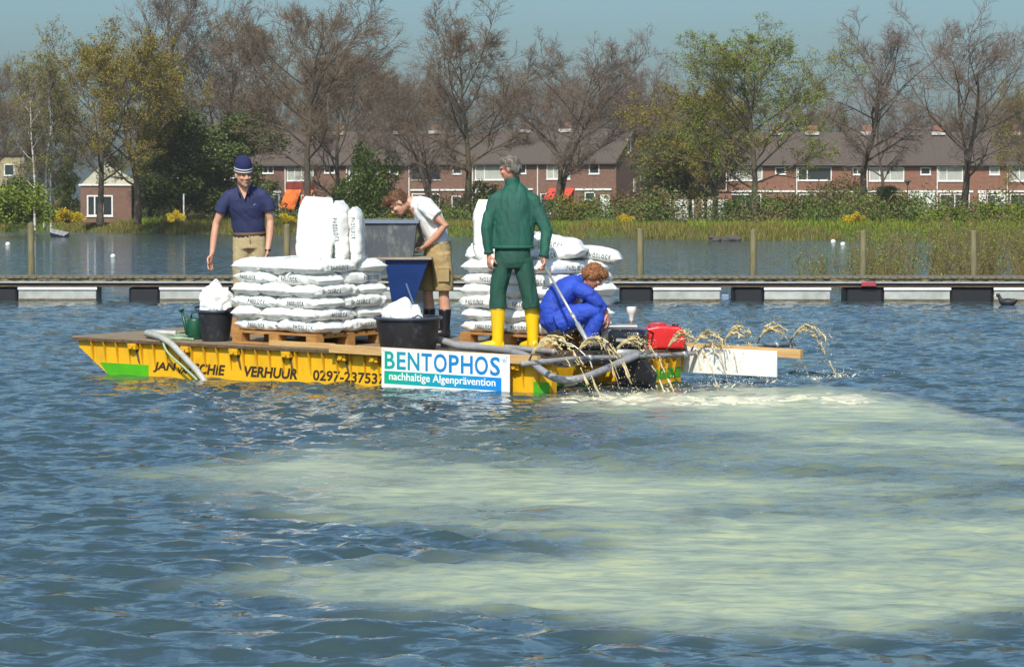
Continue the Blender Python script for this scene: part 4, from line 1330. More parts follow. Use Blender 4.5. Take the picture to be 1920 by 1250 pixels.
# second pallet and stack further aft
MP2 = MBG @ T(B(853,1.15)+1.2, 1.15, .018) @ RZ(math.radians(-4)) 
pallet(MP2, "pallet under the sack stack behind the green jacketed man")
stack(MP2, 6, "behind the green jacket", skip=())
zt2 = .139 + 6*.121
sack(MP2 @ T(-.28,.42,zt2) @ RZ(math.radians(28)) @ RY(math.radians(-10)), "plump sack lying on top of the aft stack, knotted end up", 1)
sack(MP2 @ T(-.22,.9,zt2-.0) @ RZ(math.radians(35)) @ RY(math.radians(8)), "sack lying behind the plump one on the aft stack", 2)
sack(MP2 @ T(-.50,.62,zt2+.115) @ RZ(math.radians(30)) @ RY(math.radians(10)), "topmost sack of the aft stack beside the green jacket", 4)
upright(MP2 @ T(-.92,.17,zt2-.02), .15, math.radians(-3), "upright white sack peeking out beside the green jacket", 5, (.98,.9,1.1))
def crumpled(name, label, M, seed, sx, sy, sz):
    off = Vector((seed*3.1, seed*1.7, seed*2.3))
    mb = MB()
    n, m = 40, 26
    vs, fs = [], []
    for i in range(m+1):
        t = i/m
        for j in range(n):
            q = 2*PI*j/n
            r = (math.sin(PI*min(.98,max(.02,t*.86+.10))))**.6
            p = Vector((math.cos(q)*r, math.sin(q)*r, t))
            f = mnoise.noise(p*1.7+off)*.35
            rid = 1-abs(mnoise.noise(p*2.6+off*1.3))*2
            d = 1 + f + .22*rid + .10*(1-abs(mnoise.noise(p*6+off))*2)
            lean = .35*t*t*math.sin(seed)
            vs.append(((p.x*d+lean)*sx, p.y*d*sy, (t*(1+.35*mnoise.noise(Vector((p.x*1.5,p.y*1.5,seed)))))*sz))
    for i in range(m):
        for j in range(n):
            j2 = (j+1) % n
            fs.append((i*n+j, i*n+j2, (i+1)*n+j2, (i+1)*n+j))
    fs.append(tuple(reversed(range(n)))); fs.append(tuple(m*n+j for j in range(n)))
    mb.add(vs, fs)
    me = mb.mesh(name, True); set_sharp(me, 40)
    r = thing("empty_sack", label, "sack", M, "crumpled empty sacks")
    link("bag", me, SACK, r)
    tm = wrap_text(me, "OCK", (0, -.5, sz*.35), (1,0,0), (0,0,1), sx*.7, sx*.22, back=1.0)
    link("print", tm, INK, r)
crumpled("empty_sack", "crumpled empty white sack gathered on the corner of the aft stack", MP2 @ T(-1.16,.30,zt2-.04) @ RZ(.4), 5, .13, .15, .20)

# ------------------------------------------------------------------ tubs, can, bin
def tub(name, label, M, r0, r1, h, rim=.02, handle=False):
    r = thing(name, label, "tub", M)
    MB().lathe([(r0*.98,0),(r0,.012),(r1,h-.03),(r1+rim,h-.028),(r1+rim+.006,h-.012),(r1+rim,h),(r1-.006,h),(r1-.012,h-.03),(r0-.012,.02),(.001,.018)], 40, cap1=False).build("shell", TUBM, r, auto=35)
    MB().lathe([(r1+rim+.003,h-.026),(r1+rim+.009,h-.02),(r1+rim+.009,h-.006),(r1+rim+.003,h+.002),(r1-.004,h+.003),(r1-.004,h+.0005)], 40, cap0=False, cap1=False).build("rim", mat("tub_rim", (.035,.045,.085), .4, (.05,.06,.09), 8), r, True)
    if handle:
        for s in (0, PI):
            c = Vector((math.cos(s)*(r1+rim), math.sin(s)*(r1+rim), h))
            MB().tube([c+Vector((0,-.07,-.02)), c+Vector((math.cos(s)*.03,-.06,.015)), c+Vector((math.cos(s)*.045,0,.022)), c+Vector((math.cos(s)*.03,.06,.015)), c+Vector((0,.07,-.02))], .012, 8).build("handle", BLACKP, r, True)
    return r
TUBM = mat("tub_black", (0.017,0.017,0.022), 0.5, (0.085,0.085,0.095), 7, detail=7, lo=.55, hi=.8)
tub("mortar_tub", "large round black mortar tub behind the printed sign", MBG @ T(B(765,.45), .45, .018), .28, .325, .33, .016)
tub("bucket", "tall black bucket with handles beside the watering can", MBG @ T(B(404,.30), .30, .016), .145, .185, .33, .012, True)
crumpled("empty_sack", "crumpled empty white sack stuffed into the large black tub", MBG @ T(B(745,.45), .45, .22) @ RZ(TH) @ RY(.2), 2, .17, .15, .28)
crumpled("empty_sack", "crumpled empty white sack heaped in the tall black bucket", MBG @ T(B(404,.30), .30, .20) @ RZ(TH), 7, .15, .14, .42)
can = thing("watering_can", "dark green plastic watering can beside the black bucket", "watering can", MBG @ T(B(365,.36), .36, .016) @ RZ(TH))
CANG = mat("can_green", (0.006,0.075,0.038), 0.4, (.01,.06,.03), 5)
MB().lathe([(.075,0),(.082,.01),(.082,.2),(.078,.21),(.06,.225),(.055,.222),(.06,.2),(.06,.02)], 24, sy=.8, cap1=False).build("body", CANG, can, auto=35)
sp_ = MB().tube([(-.07,0,.05),(-.10,0,.14),(-.135,0,.29)], [.028,.02,.014], 10).build("spout", CANG, can, True)
MB().lathe([(.014,0),(.032,.03),(.032,.036)], 14, M=T(-.135,0,.285) @ RY(-.25)).build("rose", CANG, sp_)
MB().tube([(-.045,0,.21),(-.03,0,.28),(.04,0,.295),(.10,0,.24),(.11,0,.14),(.08,0,.06)], .011, 8).build("handle", CANG, can, True)
# mixing hopper: blue funnel tank, board, grey bin
hp = MBG @ T(B(752,1.62), 1.62, .016) @ RZ(TH)
ft = thing("funnel_tank", "blue plastic funnel tank standing under the grey bin", "tank", hp)
BLUEP = mat("tank_blue", (0.012,0.045,0.20), 0.4, (.01,.035,.14), 5)
def frustum(mb, x0,x1,y0,y1,z0, X0,X1,Y0,Y1,z1):
    mb.add([(x0,y0,z0),(x1,y0,z0),(x1,y1,z0),(x0,y1,z0),(X0,Y0,z1),(X1,Y0,z1),(X1,Y1,z1),(X0,Y1,z1)], [(0,3,2,1),(4,5,6,7),(0,1,5,4),(1,2,6,5),(2,3,7,6),(3,0,4,7)])
f_ = MB(); frustum(f_, -.08,.10,-.1,.1,.30, -.16,.30,-.22,.22,.85); f_.build("funnel", BLUEP, ft)
MB().cbox(-.2,.22,-.2,.2,.0,.30,.02).build("base", BLUEP, ft)
MB().tube([(.16,-.21,.32),(.06,-.19,.60)], .012, 6).build("brace", mat("brace_pale", (.08,.14,.30), .5), ft)
bo = MB().box(-.40,.33,-.26,.26,.853,.875).build("wooden_board", mat("board_grey", (.35,.30,.22), .8, (.25,.2,.15), 5, stretch=(1,5,5)), None, M=hp)
tag(bo, "thin wooden board laid on the blue tank under the grey bin", "board")
bn = thing("grey_bin", "open grey rectangular mixing bin smeared with clay", "bin", hp @ T(-.13,0,.877))
GREYB = mat("bin_grey", (0.075,0.085,0.10), 0.6, (0.24,0.23,0.205), 9, detail=9, lo=.50, hi=.72, stretch=(1.4,1.4,.6))
q_ = MB()
x0,x1,y0,y1,X0,X1,Y0,Y1,H_ = -.265,.265,-.17,.17,-.305,.305,-.2,.2,.385
def ring(x0,x1,y0,y1,z): return [(x0,y0,z),(x1,y0,z),(x1,y1,z),(x0,y1,z)]
vs = ring(x0,x1,y0,y1,0)+ring(X0,X1,Y0,Y1,H_)+ring(X0+.015,X1-.015,Y0+.015,Y1-.015,H_)+ring(x0+.015,x1-.015,y0+.015,y1-.015,.02)
fs = [(3,2,1,0)]
for a in (0,4,8):
    for j in range(4):
        fs.append((a+j, a+(j+1)%4, a+4+(j+1)%4, a+4+j))
fs.append((12,13,14,15))
q_.add(vs, fs); q_.build("shell", GREYB, bn)
rm = MB(); 
rm.box(X0-.02,X1+.02,Y0-.02,Y0-.0005,H_-.03,H_+.004).box(X0-.02,X1+.02,Y1+.0005,Y1+.02,H_-.03,H_+.004).box(X0-.02,X0-.0005,Y0,Y1,H_-.03,H_+.003).box(X1+.0005,X1+.02,Y0,Y1,H_-.03,H_+.003)
rm.build("rim", mat("bin_rim", (.16,.20,.26), .5), bn)
# spare pallet on which the man with the cap stands
MPS = MBG @ T(B(462,1.55)+.45, 1.35, .016)
pallet(MPS, "spare pallet half hidden behind the first stack", .9, .8)

# ------------------------------------------------------------------ hoses
def smooth_pts(pts, n=8):
    P = [Vector(p) for p in pts]; out = []
    for i in range(len(P)-1):
        p0, p1, p2, p3 = P[max(i-1,0)], P[i], P[i+1], P[min(i+2,len(P)-1)]
        for k in range(n):
            t = k/n
            out.append(.5*((2*p1)+(p2-p0)*t+(2*p0-5*p1+4*p2-p3)*t*t+(3*p1-p0-3*p2+p3)*t**3))
    out.append(P[-1])
    return out
def hose(name, label, pts, r, m, ribs=0, n=10):
    sp = smooth_pts(pts, 10)
    if ribs:
        fine = smooth_pts(pts, ribs)
        rad = [r*(1.0 if i % 2 else .90) for i in range(len(fine))]
        mb = MB().tube(fine, rad, n)
    else:
        mb = MB().tube(sp, r, n)
    o = mb.build(name, m, None, True, M=MBG)
    return tag(o, label, "hose")
def P(px, v, z): return (B(px, v), v, z)
hose("suction_hose", "thick grey ribbed hose hanging over the bow side into the water", [P(330,.55,.05),P(290,.42,.06),P(275,.25,.065),P(292,.08,.06),P(318,-.03,.0),P(345,-.07,-.14),P(368,-.09,-.27),P(388,-.10,-.42),P(398,-.1,-.55)], .036, mat("pale_hose", (.42,.42,.38), .45, (.33,.33,.30), 12), ribs=16)
hose("garden_hose", "thin pale green hose beside the thick one at the bow", [P(352,.6,.03),P(310,.75,.03),P(345,.30,.03),P(325,.16,.03),P(306,.02,.02),P(314,-.05,-.1),P(345,-.075,-.25),P(374,-.08,-.40),P(382,-.08,-.5)], .012, mat("garden_hose_green", (.30,.40,.25), .45))
hose("garden_hose", "pale green hose lying across the bow deck", [P(362,.20,.03),P(320,.32,.03),P(300,.62,.03),P(340,1.0,.03),P(352,1.2,.03)], .012, mat("garden_hose_green", (.30,.40,.25), .45))
hose("pressure_hose", "grey hose from the black tub sagging round the stern to the spray boom", [P(800,.72,.10),P(826,.72,.10),P(860,.7,.055),P(905,.66,.05),P(948,.46,.05),P(968,.25,.05),P(990,.08,.03),P(1012,-.09,-.06),P(1045,-.14,-.14),P(1085,-.02,-.14),P(1125,.30,-.09),P(1160,.62,-.03),P(1195,.90,.03)], .036, HOSE)
hose("delivery_hose", "grey hose lying along the deck past the yellow boots", [P(828,.95,.05),P(880,1.0,.045),P(950,.9,.045),P(1010,.75,.045),P(1040,.62,.05)], .030, HOSE)
hose("signal_cable", "thin white cable dangling from the motor", [(-.30,.62,.15),(-.15,.60,.12),(.02,.60,.0),(.06,.62,-.10)], .006, WHITE)

# ------------------------------------------------------------------ spray boom and motor
boom = thing("spray_boom", "grey spray pipe reaching across the stern and far out over the water", "pipe", MBG)
BP = [(.13,-.66,.03),(.13,.2,.03),(.13,1.1,-.01),(.13,2.15,-.045),(.13,2.9,-.03),(.13,3.6,-.035),(.13,4.3,-.07)]
MB().tube(BP, .024, 12).build("pipe", HOSE, boom, True)
for (i0, t) in ((1,.3),(2,.5),(3,0),(4,.4),(5,.5)):
    a, b = Vector(BP[i0]), Vector(BP[min(i0+1,6)])
    c = a.lerp(b, t); dd = (b-a).normalized()
    MB().tube([c-dd*.03, c+dd*.03], .032, 12).build("coupling", ALU, boom, True)
tee = MB().tube([(.05,1.03,.035),(.11,1.25,.02),(.12,1.5,.02)], [.036,.036,.034], 12).tube([(.12,1.42,.03),(.13,1.42,-.02)], .03, 10)
tee.build("tee_fitting", ALU, boom, True)
MB().tube([(-.35,2.0,-.02),(.11,2.0,-.045)], .018, 8).build("bracket", GALV, boom)
MB().tube([(-.5,.05,.012),(.11,.05,.01)], .016, 8).build("bracket", GALV, boom)
MB().tube([(-.2,W+.02,-.02),(.11,W+.05,-.05)], .016, 8).build("bracket", GALV, boom)
def boom_at(v):
    for a, b in zip(BP, BP[1:]):
        if a[1] <= v <= b[1]:
            return Vector(a).lerp(Vector(b), (v-a[1])/(b[1]-a[1]))
    return Vector(BP[-1])
jets_v = []
for px_ in (992, 1080, 1152, 1248, 1296, 1354, 1420, 1482):
    k = (px_-960)/F
    jets_v.append((BX+ct_*.13 - k*(BY-st_*.13))/(k*ct_-st_))
for v in jets_v:
    c = boom_at(v)
    MB().tube([c+Vector((0,0,.018)), c+Vector((.015,0,.05)), c+Vector((.035,0,.085))], [.011,.010,.007], 8).build("nozzle", DARKPAINT, boom)

mot = thing("outboard_motor", "black outboard motor in the stern notch", "motor", MBG @ T(.0, 1.36, 0) @ RZ(.25))
cw = MB().cbox(-.20,.17,-.13,.13,.06,.25,.05)
cw.build("cowl", mat("cowl_black", (.010,.011,.014), .18, (.02,.02,.024), 4), mot, auto=50)
MB().box(-.1,.05,-.1315,-.1302,.13,.16).build("badge", ALU, mot)
MB().cbox(-.13,.13,-.10,.10,-.06,.065,.03).build("midsection", BLACKP, mot, auto=50)
MB().prism([(-.13,-.05),(.16,-.05),(.26,-.20),(.24,-.34),(.10,-.50),(-.06,-.50),(-.13,-.30)], -.075, .075).build("lower_leg", BLACKP, mot)
MB().cbox(-.22,.27,-.11,.11,-.30,-.285,.005).build("splash_plate", BLACKP, mot)
MB().cbox(-.50,-.13,-.09,.09,-.12,.03,.01).build("transom_clamp", BLACKP, mot)
MB().tube([(.02,0,-.62),(.25,0,-.62)], [.05,.03], 10).build("gearcase", BLACKP, mot, True)
MB().cbox(-.56,-.42,.25,.95,-.10,-.06,.004,M=T(0,-.9,0)).build("cross_tube", GALV, mot)
fr = thing("motor_frame", "rusty steel cross bars in the stern notch beside the motor", "frame", MBG)
MB().box(-ND+.01,-.02,.30,.335,-.05,-.015).build("bar", RUST, fr)
MB().box(-ND+.01,-.02,.55,.585,-.05,-.015).build("bar", RUST, fr)
MB().box(-.10,-.06,NB0+.04,NB1-.04,-.014,.014).build("bar", RUST, fr)
MB().box(-.36,-.32,NB0+.04,NB1-.04,-.014,.012).build("bar", RUST, fr)
tube_ = MB().tube([(-.30,NB0+.08,-.30),(.0,NB0+.3,-.24),(.02,NB0+.62,-.20)], .018, 8); tube_.build("stay", DARKPAINT, fr)
# fuel tank, battery box, antenna
tk = thing("fuel_tank", "bright red plastic fuel tank on the stern", "fuel tank", MBG @ T(B(1238,2.1), 2.1, .012) @ RZ(TH))
REDT = mat("tank_red", (.62,.012,.016), .32, (.52,.012,.014), 4)
tb = MB().prism([(-.22,.0),(.23,.0),(.25,.05),(.25,.17),(.20,.225),(-.02,.235),(-.16,.205),(-.27,.13),(-.27,.06)], -.13, .13)
link("body", remesh(tb, "body", .010, 40), REDT, tk)
MB().tube([(.15,-.02,.20),(.15,-.02,.245)], .034, 12).build("cap", BLACKP, tk)
MB().tube([(-.12,.0,.20),(-.10,0,.245),(.04,0,.25),(.06,0,.22)], .012, 8).build("handle", REDT, tk, True)
MB().cbox(.19,.255,-.12,-.06,.12,.19,.01).build("yellow_tag", mat("tag_yellow", (.75,.55,.02), .5), tk)
hose("fuel_line", "black fuel line from the red tank to the motor", [P(1225,1.95,.17),P(1210,1.7,.22),P(1198,1.45,.2),P(1188,1.2,.2)], .010, BLACKP)
bb = thing("grey_case", "grey aluminium case behind the motor", "case", MBG @ T(B(1158,2.02), 2.02, .012) @ RZ(TH))
MB().cbox(-.17,.17,-.12,.12,0,.20,.006).build("body", GALV, bb)
MB().cbox(-.19,.20,-.14,.14,.201,.225,.005).build("lid", ALU, bb)
an = thing("antenna", "white positioning antenna cup on a short rod", "antenna", MBG @ T(B(1184,2.1), 2.1, .02))
MB().tube([(0,0,0),(0,0,.20)], .008, 8).tube([(0,0,.16),(0,0,.26)], .014, 8).build("rod", mat("rod_rust", (.25,.15,.1), .7), an)
MB().lathe([(.016,.255),(.022,.27),(.036,.33),(.048,.345),(.05,.385),(.046,.40),(.002,.402)], 18, cap1=False).build("cup", WHITE, an, auto=40)

# ------------------------------------------------------------------ people
SKIN = mat("skin", (0.58,0.32,0.215), 0.5, (0.50,0.25,0.165), 9, sss=.12)
SKIN_RED = mat("skin_ruddy", (0.60,0.27,0.19), 0.5, (0.52,0.22,0.15), 9, sss=.12)
EYE = mat("eye_dark", (0.10,0.06,0.045), 0.4)
LIP = mat("lips", (0.42,0.15,0.12), 0.5)
def frame(fwd, up):
    f = Vector(fwd).normalized(); u = Vector(up); u = (u - f*u.dot(f)).normalized()
    r = f.cross(u)
    return Matrix((r, f, u)).transposed()            # columns right, forward, up
def add_head(mb, c, Rm, k=1.0):
    c = Vector(c)
    def E(p, r): mb.ell(c + Rm @ (Vector(p)*k), tuple(x*k for x in r), Rm=Rm, n=16, m=11)
    E((0,-.012,.035), (.076,.095,.086)); E((0,.012,-.03), (.064,.080,.080)); E((0,.040,-.072), (.044,.046,.038))
    E((0,.058,-.092), (.026,.026,.020)); E((0,.074,.028), (.055,.020,.014)); E((.034,.066,-.018), (.026,.024,.022)); E((-.034,.066,-.018), (.026,.024,.022))
    for s in (-1, 1):
        E((.075*s,-.006,-.002), (.011,.020,.032))
    mb.tube([c + Rm @ (Vector((0,.084,.018))*k), c + Rm @ (Vector((0,.103,-.012))*k), c + Rm @ (Vector((0,.106,-.026))*k)], [.009*k,.013*k,.014*k], 8)
    E((.010,.095,-.028), (.010,.012,.008)); E((-.010,.095,-.028), (.010,.012,.008))
    E((0,.080,-.056), (.026,.014,.010))
def face_bits(root, body, c, Rm, k=1.0, brow=None, squint=False):
    c = Vector(c)
    for s in (-1, 1):
        MB().ell(c + Rm @ (Vector((.031*s,.0845,.010))*k), (.013*k,.007*k,(.0035 if squint else .0055)*k), Rm=Rm, n=10, m=6).build("eye", EYE, body, True)
        if brow:
            MB().tube([c + Rm @ (Vector((.014*s,.093,.026))*k), c + Rm @ (Vector((.032*s,.093,.031))*k), c + Rm @ (Vector((.050*s,.083,.026))*k)], [.0022*k,.003*k,.0018*k], 6).build("eyebrow", brow, body, True)
    MB().tube([c + Rm @ (Vector((-.022,.086,-.055))*k), c + Rm @ (Vector((0,.0945,-.056))*k), c + Rm @ (Vector((.022,.086,-.055))*k)], [.003*k,.0055*k,.003*k], 6).build("mouth", LIP, body, True)
def add_hand(mb, wrist, d, palm, curl=.5, side=1, k=1.0, spread=.10):
    """wrist point, direction of the hand, palm normal (fingers curl towards it); side = thumb on +/- of d x palm"""
    d = Vector(d).normalized(); pn = Vector(palm); pn = (pn - d*pn.dot(d)).normalized(); x = d.cross(pn)
    w = Vector(wrist)
    mb.tube([w-d*.02*k, w+d*.03*k, w+d*.065*k, w+d*.09*k], [.024*k,.034*k,.040*k,.038*k], 10, ry=[.020*k,.016*k,.015*k,.013*k], axis=x)
    for i, (off, ln) in enumerate([(.030,.072),(.010,.080),(-.011,.075),(-.031,.060)]):
        off *= side
        p = w + d*.083*k + x*off*k
        dd = (d + x*off*spread*10).normalized()
        pts = [p]; a = curl*.5
        for j, f in enumerate((.45,.32,.23)):
            a_ = a + curl*j*.75
            pts.append(pts[-1] + (dd*math.cos(a_) + pn*math.sin(a_))*ln*f*k)
        mb.tube(pts, [.0095*k,.009*k,.0085*k,.0075*k], 8)
        mb.ell(pts[-1], .0078*k, n=8, m=6)
    t0 = w + d*.025*k + x*.028*side*k
    t1 = t0 + (d*.55 + x*.75*side + pn*.25).normalized()*.04*k
    t2 = t1 + (d*.85 + x*.25*side + pn*(.3+curl*.4)).normalized()*.032*k
    t3 = t2 + (d*.9 + pn*(.3+curl*.6)).normalized()*.024*k
    mb.tube([t0,t1,t2,t3], [.014*k,.0115*k,.010*k,.0085*k], 8); mb.ell(t3, .0088*k, n=8, m=6)
def folds(A=.007, B_=.006, sx=7.0, sz=9.0, seed=0):
    off = Vector((seed*5.3, seed*2.1, seed*7.7))
    def f(co, n):
        p = Vector((co.x*sx, co.y*sx, co.z*sz*.8 + co.x*4)) + off
        r = mnoise.noise(p*.8); r2 = mnoise.noise(p*1.5+off)
        return A*mnoise.noise(p*.45)*1.3 - B_*.62*math.exp(-(r/.16)**2) - B_*.30*math.exp(-(r2/.14)**2)
    return f
def garment(name, mb, m, parent, voxel=.011, A=.007, B_=.006, seed=0, smooth=4, label=None, sx=7.0, sz=9.0):
    o = link(name, remesh(mb, name, voxel, smooth, folds(A, B_, sx, sz, seed)), m, parent)
    if label: o["label"] = label
    return o
def hair_disp(amp, sc, seed):
    off = Vector((seed, seed*2.0, seed*3.0))
    return lambda co, n: amp*(1-2*abs(mnoise.noise(co*sc+off))) + amp*.6*mnoise.noise(co*sc*2.3+off)
def strands(hair, n, length, seed, droop=.6):
    """loose hair on the hair mass, so its outline is not smooth"""
    me = hair.data; rng = np.random.default_rng(seed)
    k = len(me.vertices)
    co = np.empty(k*3); me.vertices.foreach_get("co", co); co = co.reshape(-1,3)
    no = np.empty(k*3); me.vertices.foreach_get("normal", no); no = no.reshape(-1,3)
    i = rng.integers(0, k, n)
    d = no[i]*.55 + rng.normal(0,.45,(n,3)); d[:,2] -= droop*.5
    d /= np.linalg.norm(d, axis=1, keepdims=True)
    L_ = length*rng.uniform(.5,1.3,(n,1))
    P0 = co[i]-no[i]*.003; P1 = P0 + d*L_*.6; d2 = d.copy(); d2[:,2] -= droop; d2 /= np.linalg.norm(d2, axis=1, keepdims=True)
    P2 = P1 + d2*L_*.4
    v1, q1 = seg_mesh("s", P0, P1, [.0022]*n, [.0016]*n); v2, q2 = seg_mesh("s", P1, P2, [.0016]*n, [.0004]*n)
    o = link("strands", np_mesh("strands", np.concatenate([v1,v2]), np.concatenate([q1, q2+len(v1)])), me.materials[0], hair)
    o["kind"] = "stuff"
def deck_point(px, v):
    return MBG @ Vector((B(px, v), v, .016))

# ---- man in the green jacket, seen from behind, head turned towards the bow
def green_man():
    p0 = deck_point(955, .92)
    k = 1.0
    r = thing("person", "person in dark green work jacket and trousers with yellow boots, seen from behind", "person", T(*p0))
    V3 = lambda x, y, z: Vector((x, y, z))
    b = MB()
    hc = V3(.005,-.02,1.815); Rm = frame((-.93,.30,-.20), (-.12,0,1))
    add_head(b, hc, Rm, 1.0)
    b.tube([(.03,.0,1.62),(.025,.0,1.70),(.02,-.01,1.78)], [.07,.058,.056], 12)
    b.tube([(.03,0,1.0),(.04,0,1.3),(.04,0,1.58)], [.13,.15,.14], 12, ry=[.09,.1,.08], axis=(1,0,0))
    b.tube([(-.11,0,1.48),(-.21,-.04,1.25),(-.205,-.05,1.0),(-.205,-.06,.965)], [.04,.035,.026,.024], 8)
    b.tube([(.21,0,1.48),(.345,-.05,1.22),(.345,-.12,.955),(.34,-.125,.93)], [.04,.035,.026,.024], 8)
    add_hand(b, (-.205,-.06,.965), (.02,-.1,-1), (.8,.5,0), .55, 1, 1.05)
    add_hand(b, (.34,-.125,.93), (.05,-.05,-1), (-.9,-.3,0), 1.25, -1, 1.08)
    for x0, x1, x2, y2 in ((-.03,-.115,-.115,0),(.12,.205,.235,.05)):
        b.tube([(x0,0,.95),(x1,y2*.5,.52),(x2,y2,.30),(x2,y2,.06)], [.07,.05,.042,.036], 8)
    link("body", remesh(b, "body", .0065, 2), SKIN_RED, r)
    body = r.children[0]
    face_bits(r, body, hc, Rm, 1.0, mat("brow_grey", (.2,.18,.16), .8))
    h = MB()
    for p, q in [((0,-.022,.052),(.082,.096,.080)),((0,-.055,.0),(.076,.062,.075)),((0,.02,.085),(.066,.07,.045)),((.05,-.02,.02),(.034,.05,.05)),((-.05,-.02,.02),(.034,.05,.05))]:
        h.ell(hc + Rm @ Vector(p), q, Rm=Rm)
    hair = link("hair", remesh(h, "hair", .008, 2, hair_disp(.004, 34, 2)), mat("hair_grey", (.10,.085,.07), .8, (.26,.24,.21), 40, lo=.42, hi=.62, stretch=(1,1,.4)), r)
    strands(hair, 1500, .022, 1)
    GREEN = mat("jacket_green", (0.006,0.092,0.060), 0.75, (0.010,0.068,0.05), 4, detail=7, bump=.3, bscale=22)
    GREEN2 = mat("trousers_green", (0.006,0.070,0.044), 0.8, (0.012,0.055,0.040), 4, detail=7, bump=.3, bscale=22)
    j = MB()
    j.tube([(.035,0,1.03),(.035,0,1.09),(.045,.0,1.25),(.05,0,1.42),(.05,0,1.53),(.045,0,1.60),(.035,0,1.66)], [.214,.216,.214,.212,.200,.150,.088], 20,
           ry=[.138,.142,.142,.138,.124,.100,.082], axis=(1,0,0))
    j.tube([(.03,0,1.63),(.028,-.005,1.70),(.025,-.008,1.735)], [.085,.078,.075], 14)
    j.tube([(-.06,0,1.555),(-.14,-.005,1.505),(-.195,-.03,1.36),(-.225,-.05,1.22),(-.215,-.055,1.08),(-.205,-.06,.985)], [.070,.076,.071,.065,.057,.046], 14)
    j.tube([(.15,0,1.555),(.235,-.005,1.505),(.31,-.03,1.34),(.375,-.06,1.19),(.36,-.09,1.06),(.345,-.12,.955)], [.070,.078,.073,.066,.058,.047], 14)
    garment("jacket", j, GREEN, r, .0095, .003, .013, 1, 3, None, 9.0, 3.6)
    for a, c in (((-.207,-.059,.995),(-.204,-.061,.965)), ((.347,-.118,.965),(.342,-.123,.935))):
        MB().tube([a, c], [.050,.048], 16).build("cuff", GREEN2, r, True)
    MB().tube([(.035,0,1.018),(.035,0,1.05)], [.216,.218], 24, ry=[.142,.145], axis=(1,0,0)).build("waistband", GREEN, r, True)
    t = MB()
    t.tube([(.035,0,1.06),(.035,.0,.98),(.038,0,.88),(.04,0,.82)], [.178,.185,.182,.145], 18, ry=[.115,.128,.132,.115], axis=(1,0,0))
    t.tube([(-.055,0,.90),(-.085,0,.74),(-.115,-.005,.58),(-.115,.0,.46),(-.112,.0,.41)], [.102,.097,.088,.095,.092], 14)
    t.tube([(.135,0,.90),(.165,0,.74),(.195,-.005,.58),(.215,0,.47),(.222,0,.42)], [.102,.096,.086,.093,.090], 14)
    garment("trousers", t, GREEN2, r, .0095, .003, .013, 2, 3, None, 8.0, 4.5)
    BOOT = mat("boot_yellow", (0.80,0.50,0.004), 0.32, (0.58,0.36,0.03), 5, detail=8, lo=.5, hi=.8)
    SOLE = mat("boot_sole", (0.16,0.12,0.03), 0.7)
    def boot(x, y, dirx, diry, z1=.44, lean=0):
        bt = MB()
        d = Vector((dirx, diry, 0)).normalized()
        base = Vector((x, y, 0))
        bt.tube([base+Vector((0,0,.03)), base+Vector((0,0,.10)), base+Vector((0,0,.2)), base+Vector((lean*.5,0,.32)), base+Vector((lean,0,z1))], [.048,.058,.062,.072,.080], 18, ry=[.05,.056,.06,.068,.074])
        side = Vector((-d.y, d.x, 0))
        bt.tube([base-d*.06+Vector((0,0,.045)), base+Vector((0,0,.055)), base+d*.09+Vector((0,0,.05)), base+d*.16+Vector((0,0,.042)), base+d*.205+Vector((0,0,.036))], [.036,.044,.046,.047,.03], 14, ry=[.040,.05,.046,.038,.028], axis=side)
        o = link("boot", remesh(bt, "boot", .009, 5), BOOT, r)
        s = MB().tube([base-d*.085+Vector((0,0,.008)), base-d*.05+Vector((0,0,.008)), base+d*.08+Vector((0,0,.008)), base+d*.16+Vector((0,0,.008)), base+d*.222+Vector((0,0,.010))], [.025,.044,.046,.05,.026], 14, ry=[.008]*5, axis=side)
        s.build("sole", SOLE, o, True)
        MB().lathe([(.079,-.012),(.083,-.006),(.083,.006),(.079,.010)], 20, M=T(*(base+Vector((lean,0,z1-.005)))), sy=.93, cap0=False, cap1=False).build("top_band", BOOT, o, True)
    boot(-.115, 0, -1, -.12, .42)
    boot(.235, .05, -.55, .8, .43, -.01)
    # the tiller pole he holds
    hand = p0 + Vector((.345,-.15,.86))
    tip = MBG @ Vector((B(1108,.50), .50, .12))
    d = tip-hand
    pole = thing("tiller_pole", "long aluminium pole held by the green jacketed person, reaching to the motor", "pole", Matrix.Identity(4))
    MB().tube([hand-d*.05, hand+d*.72], .014, 10).build("tube", ALU, pole, True)
    MB().tube([hand+d*.60, hand+d*.66], .021, 10).build("collar", ALU, pole, True)
    MB().tube([hand+d*.72, hand+d*.95], .024, 10).build("sleeve", GALV, pole, True)
    MB().tube([hand+d*.93, hand+d*1.0], [.032,.026], 10).build("clamp", DARKPAINT, pole, True)
green_man()

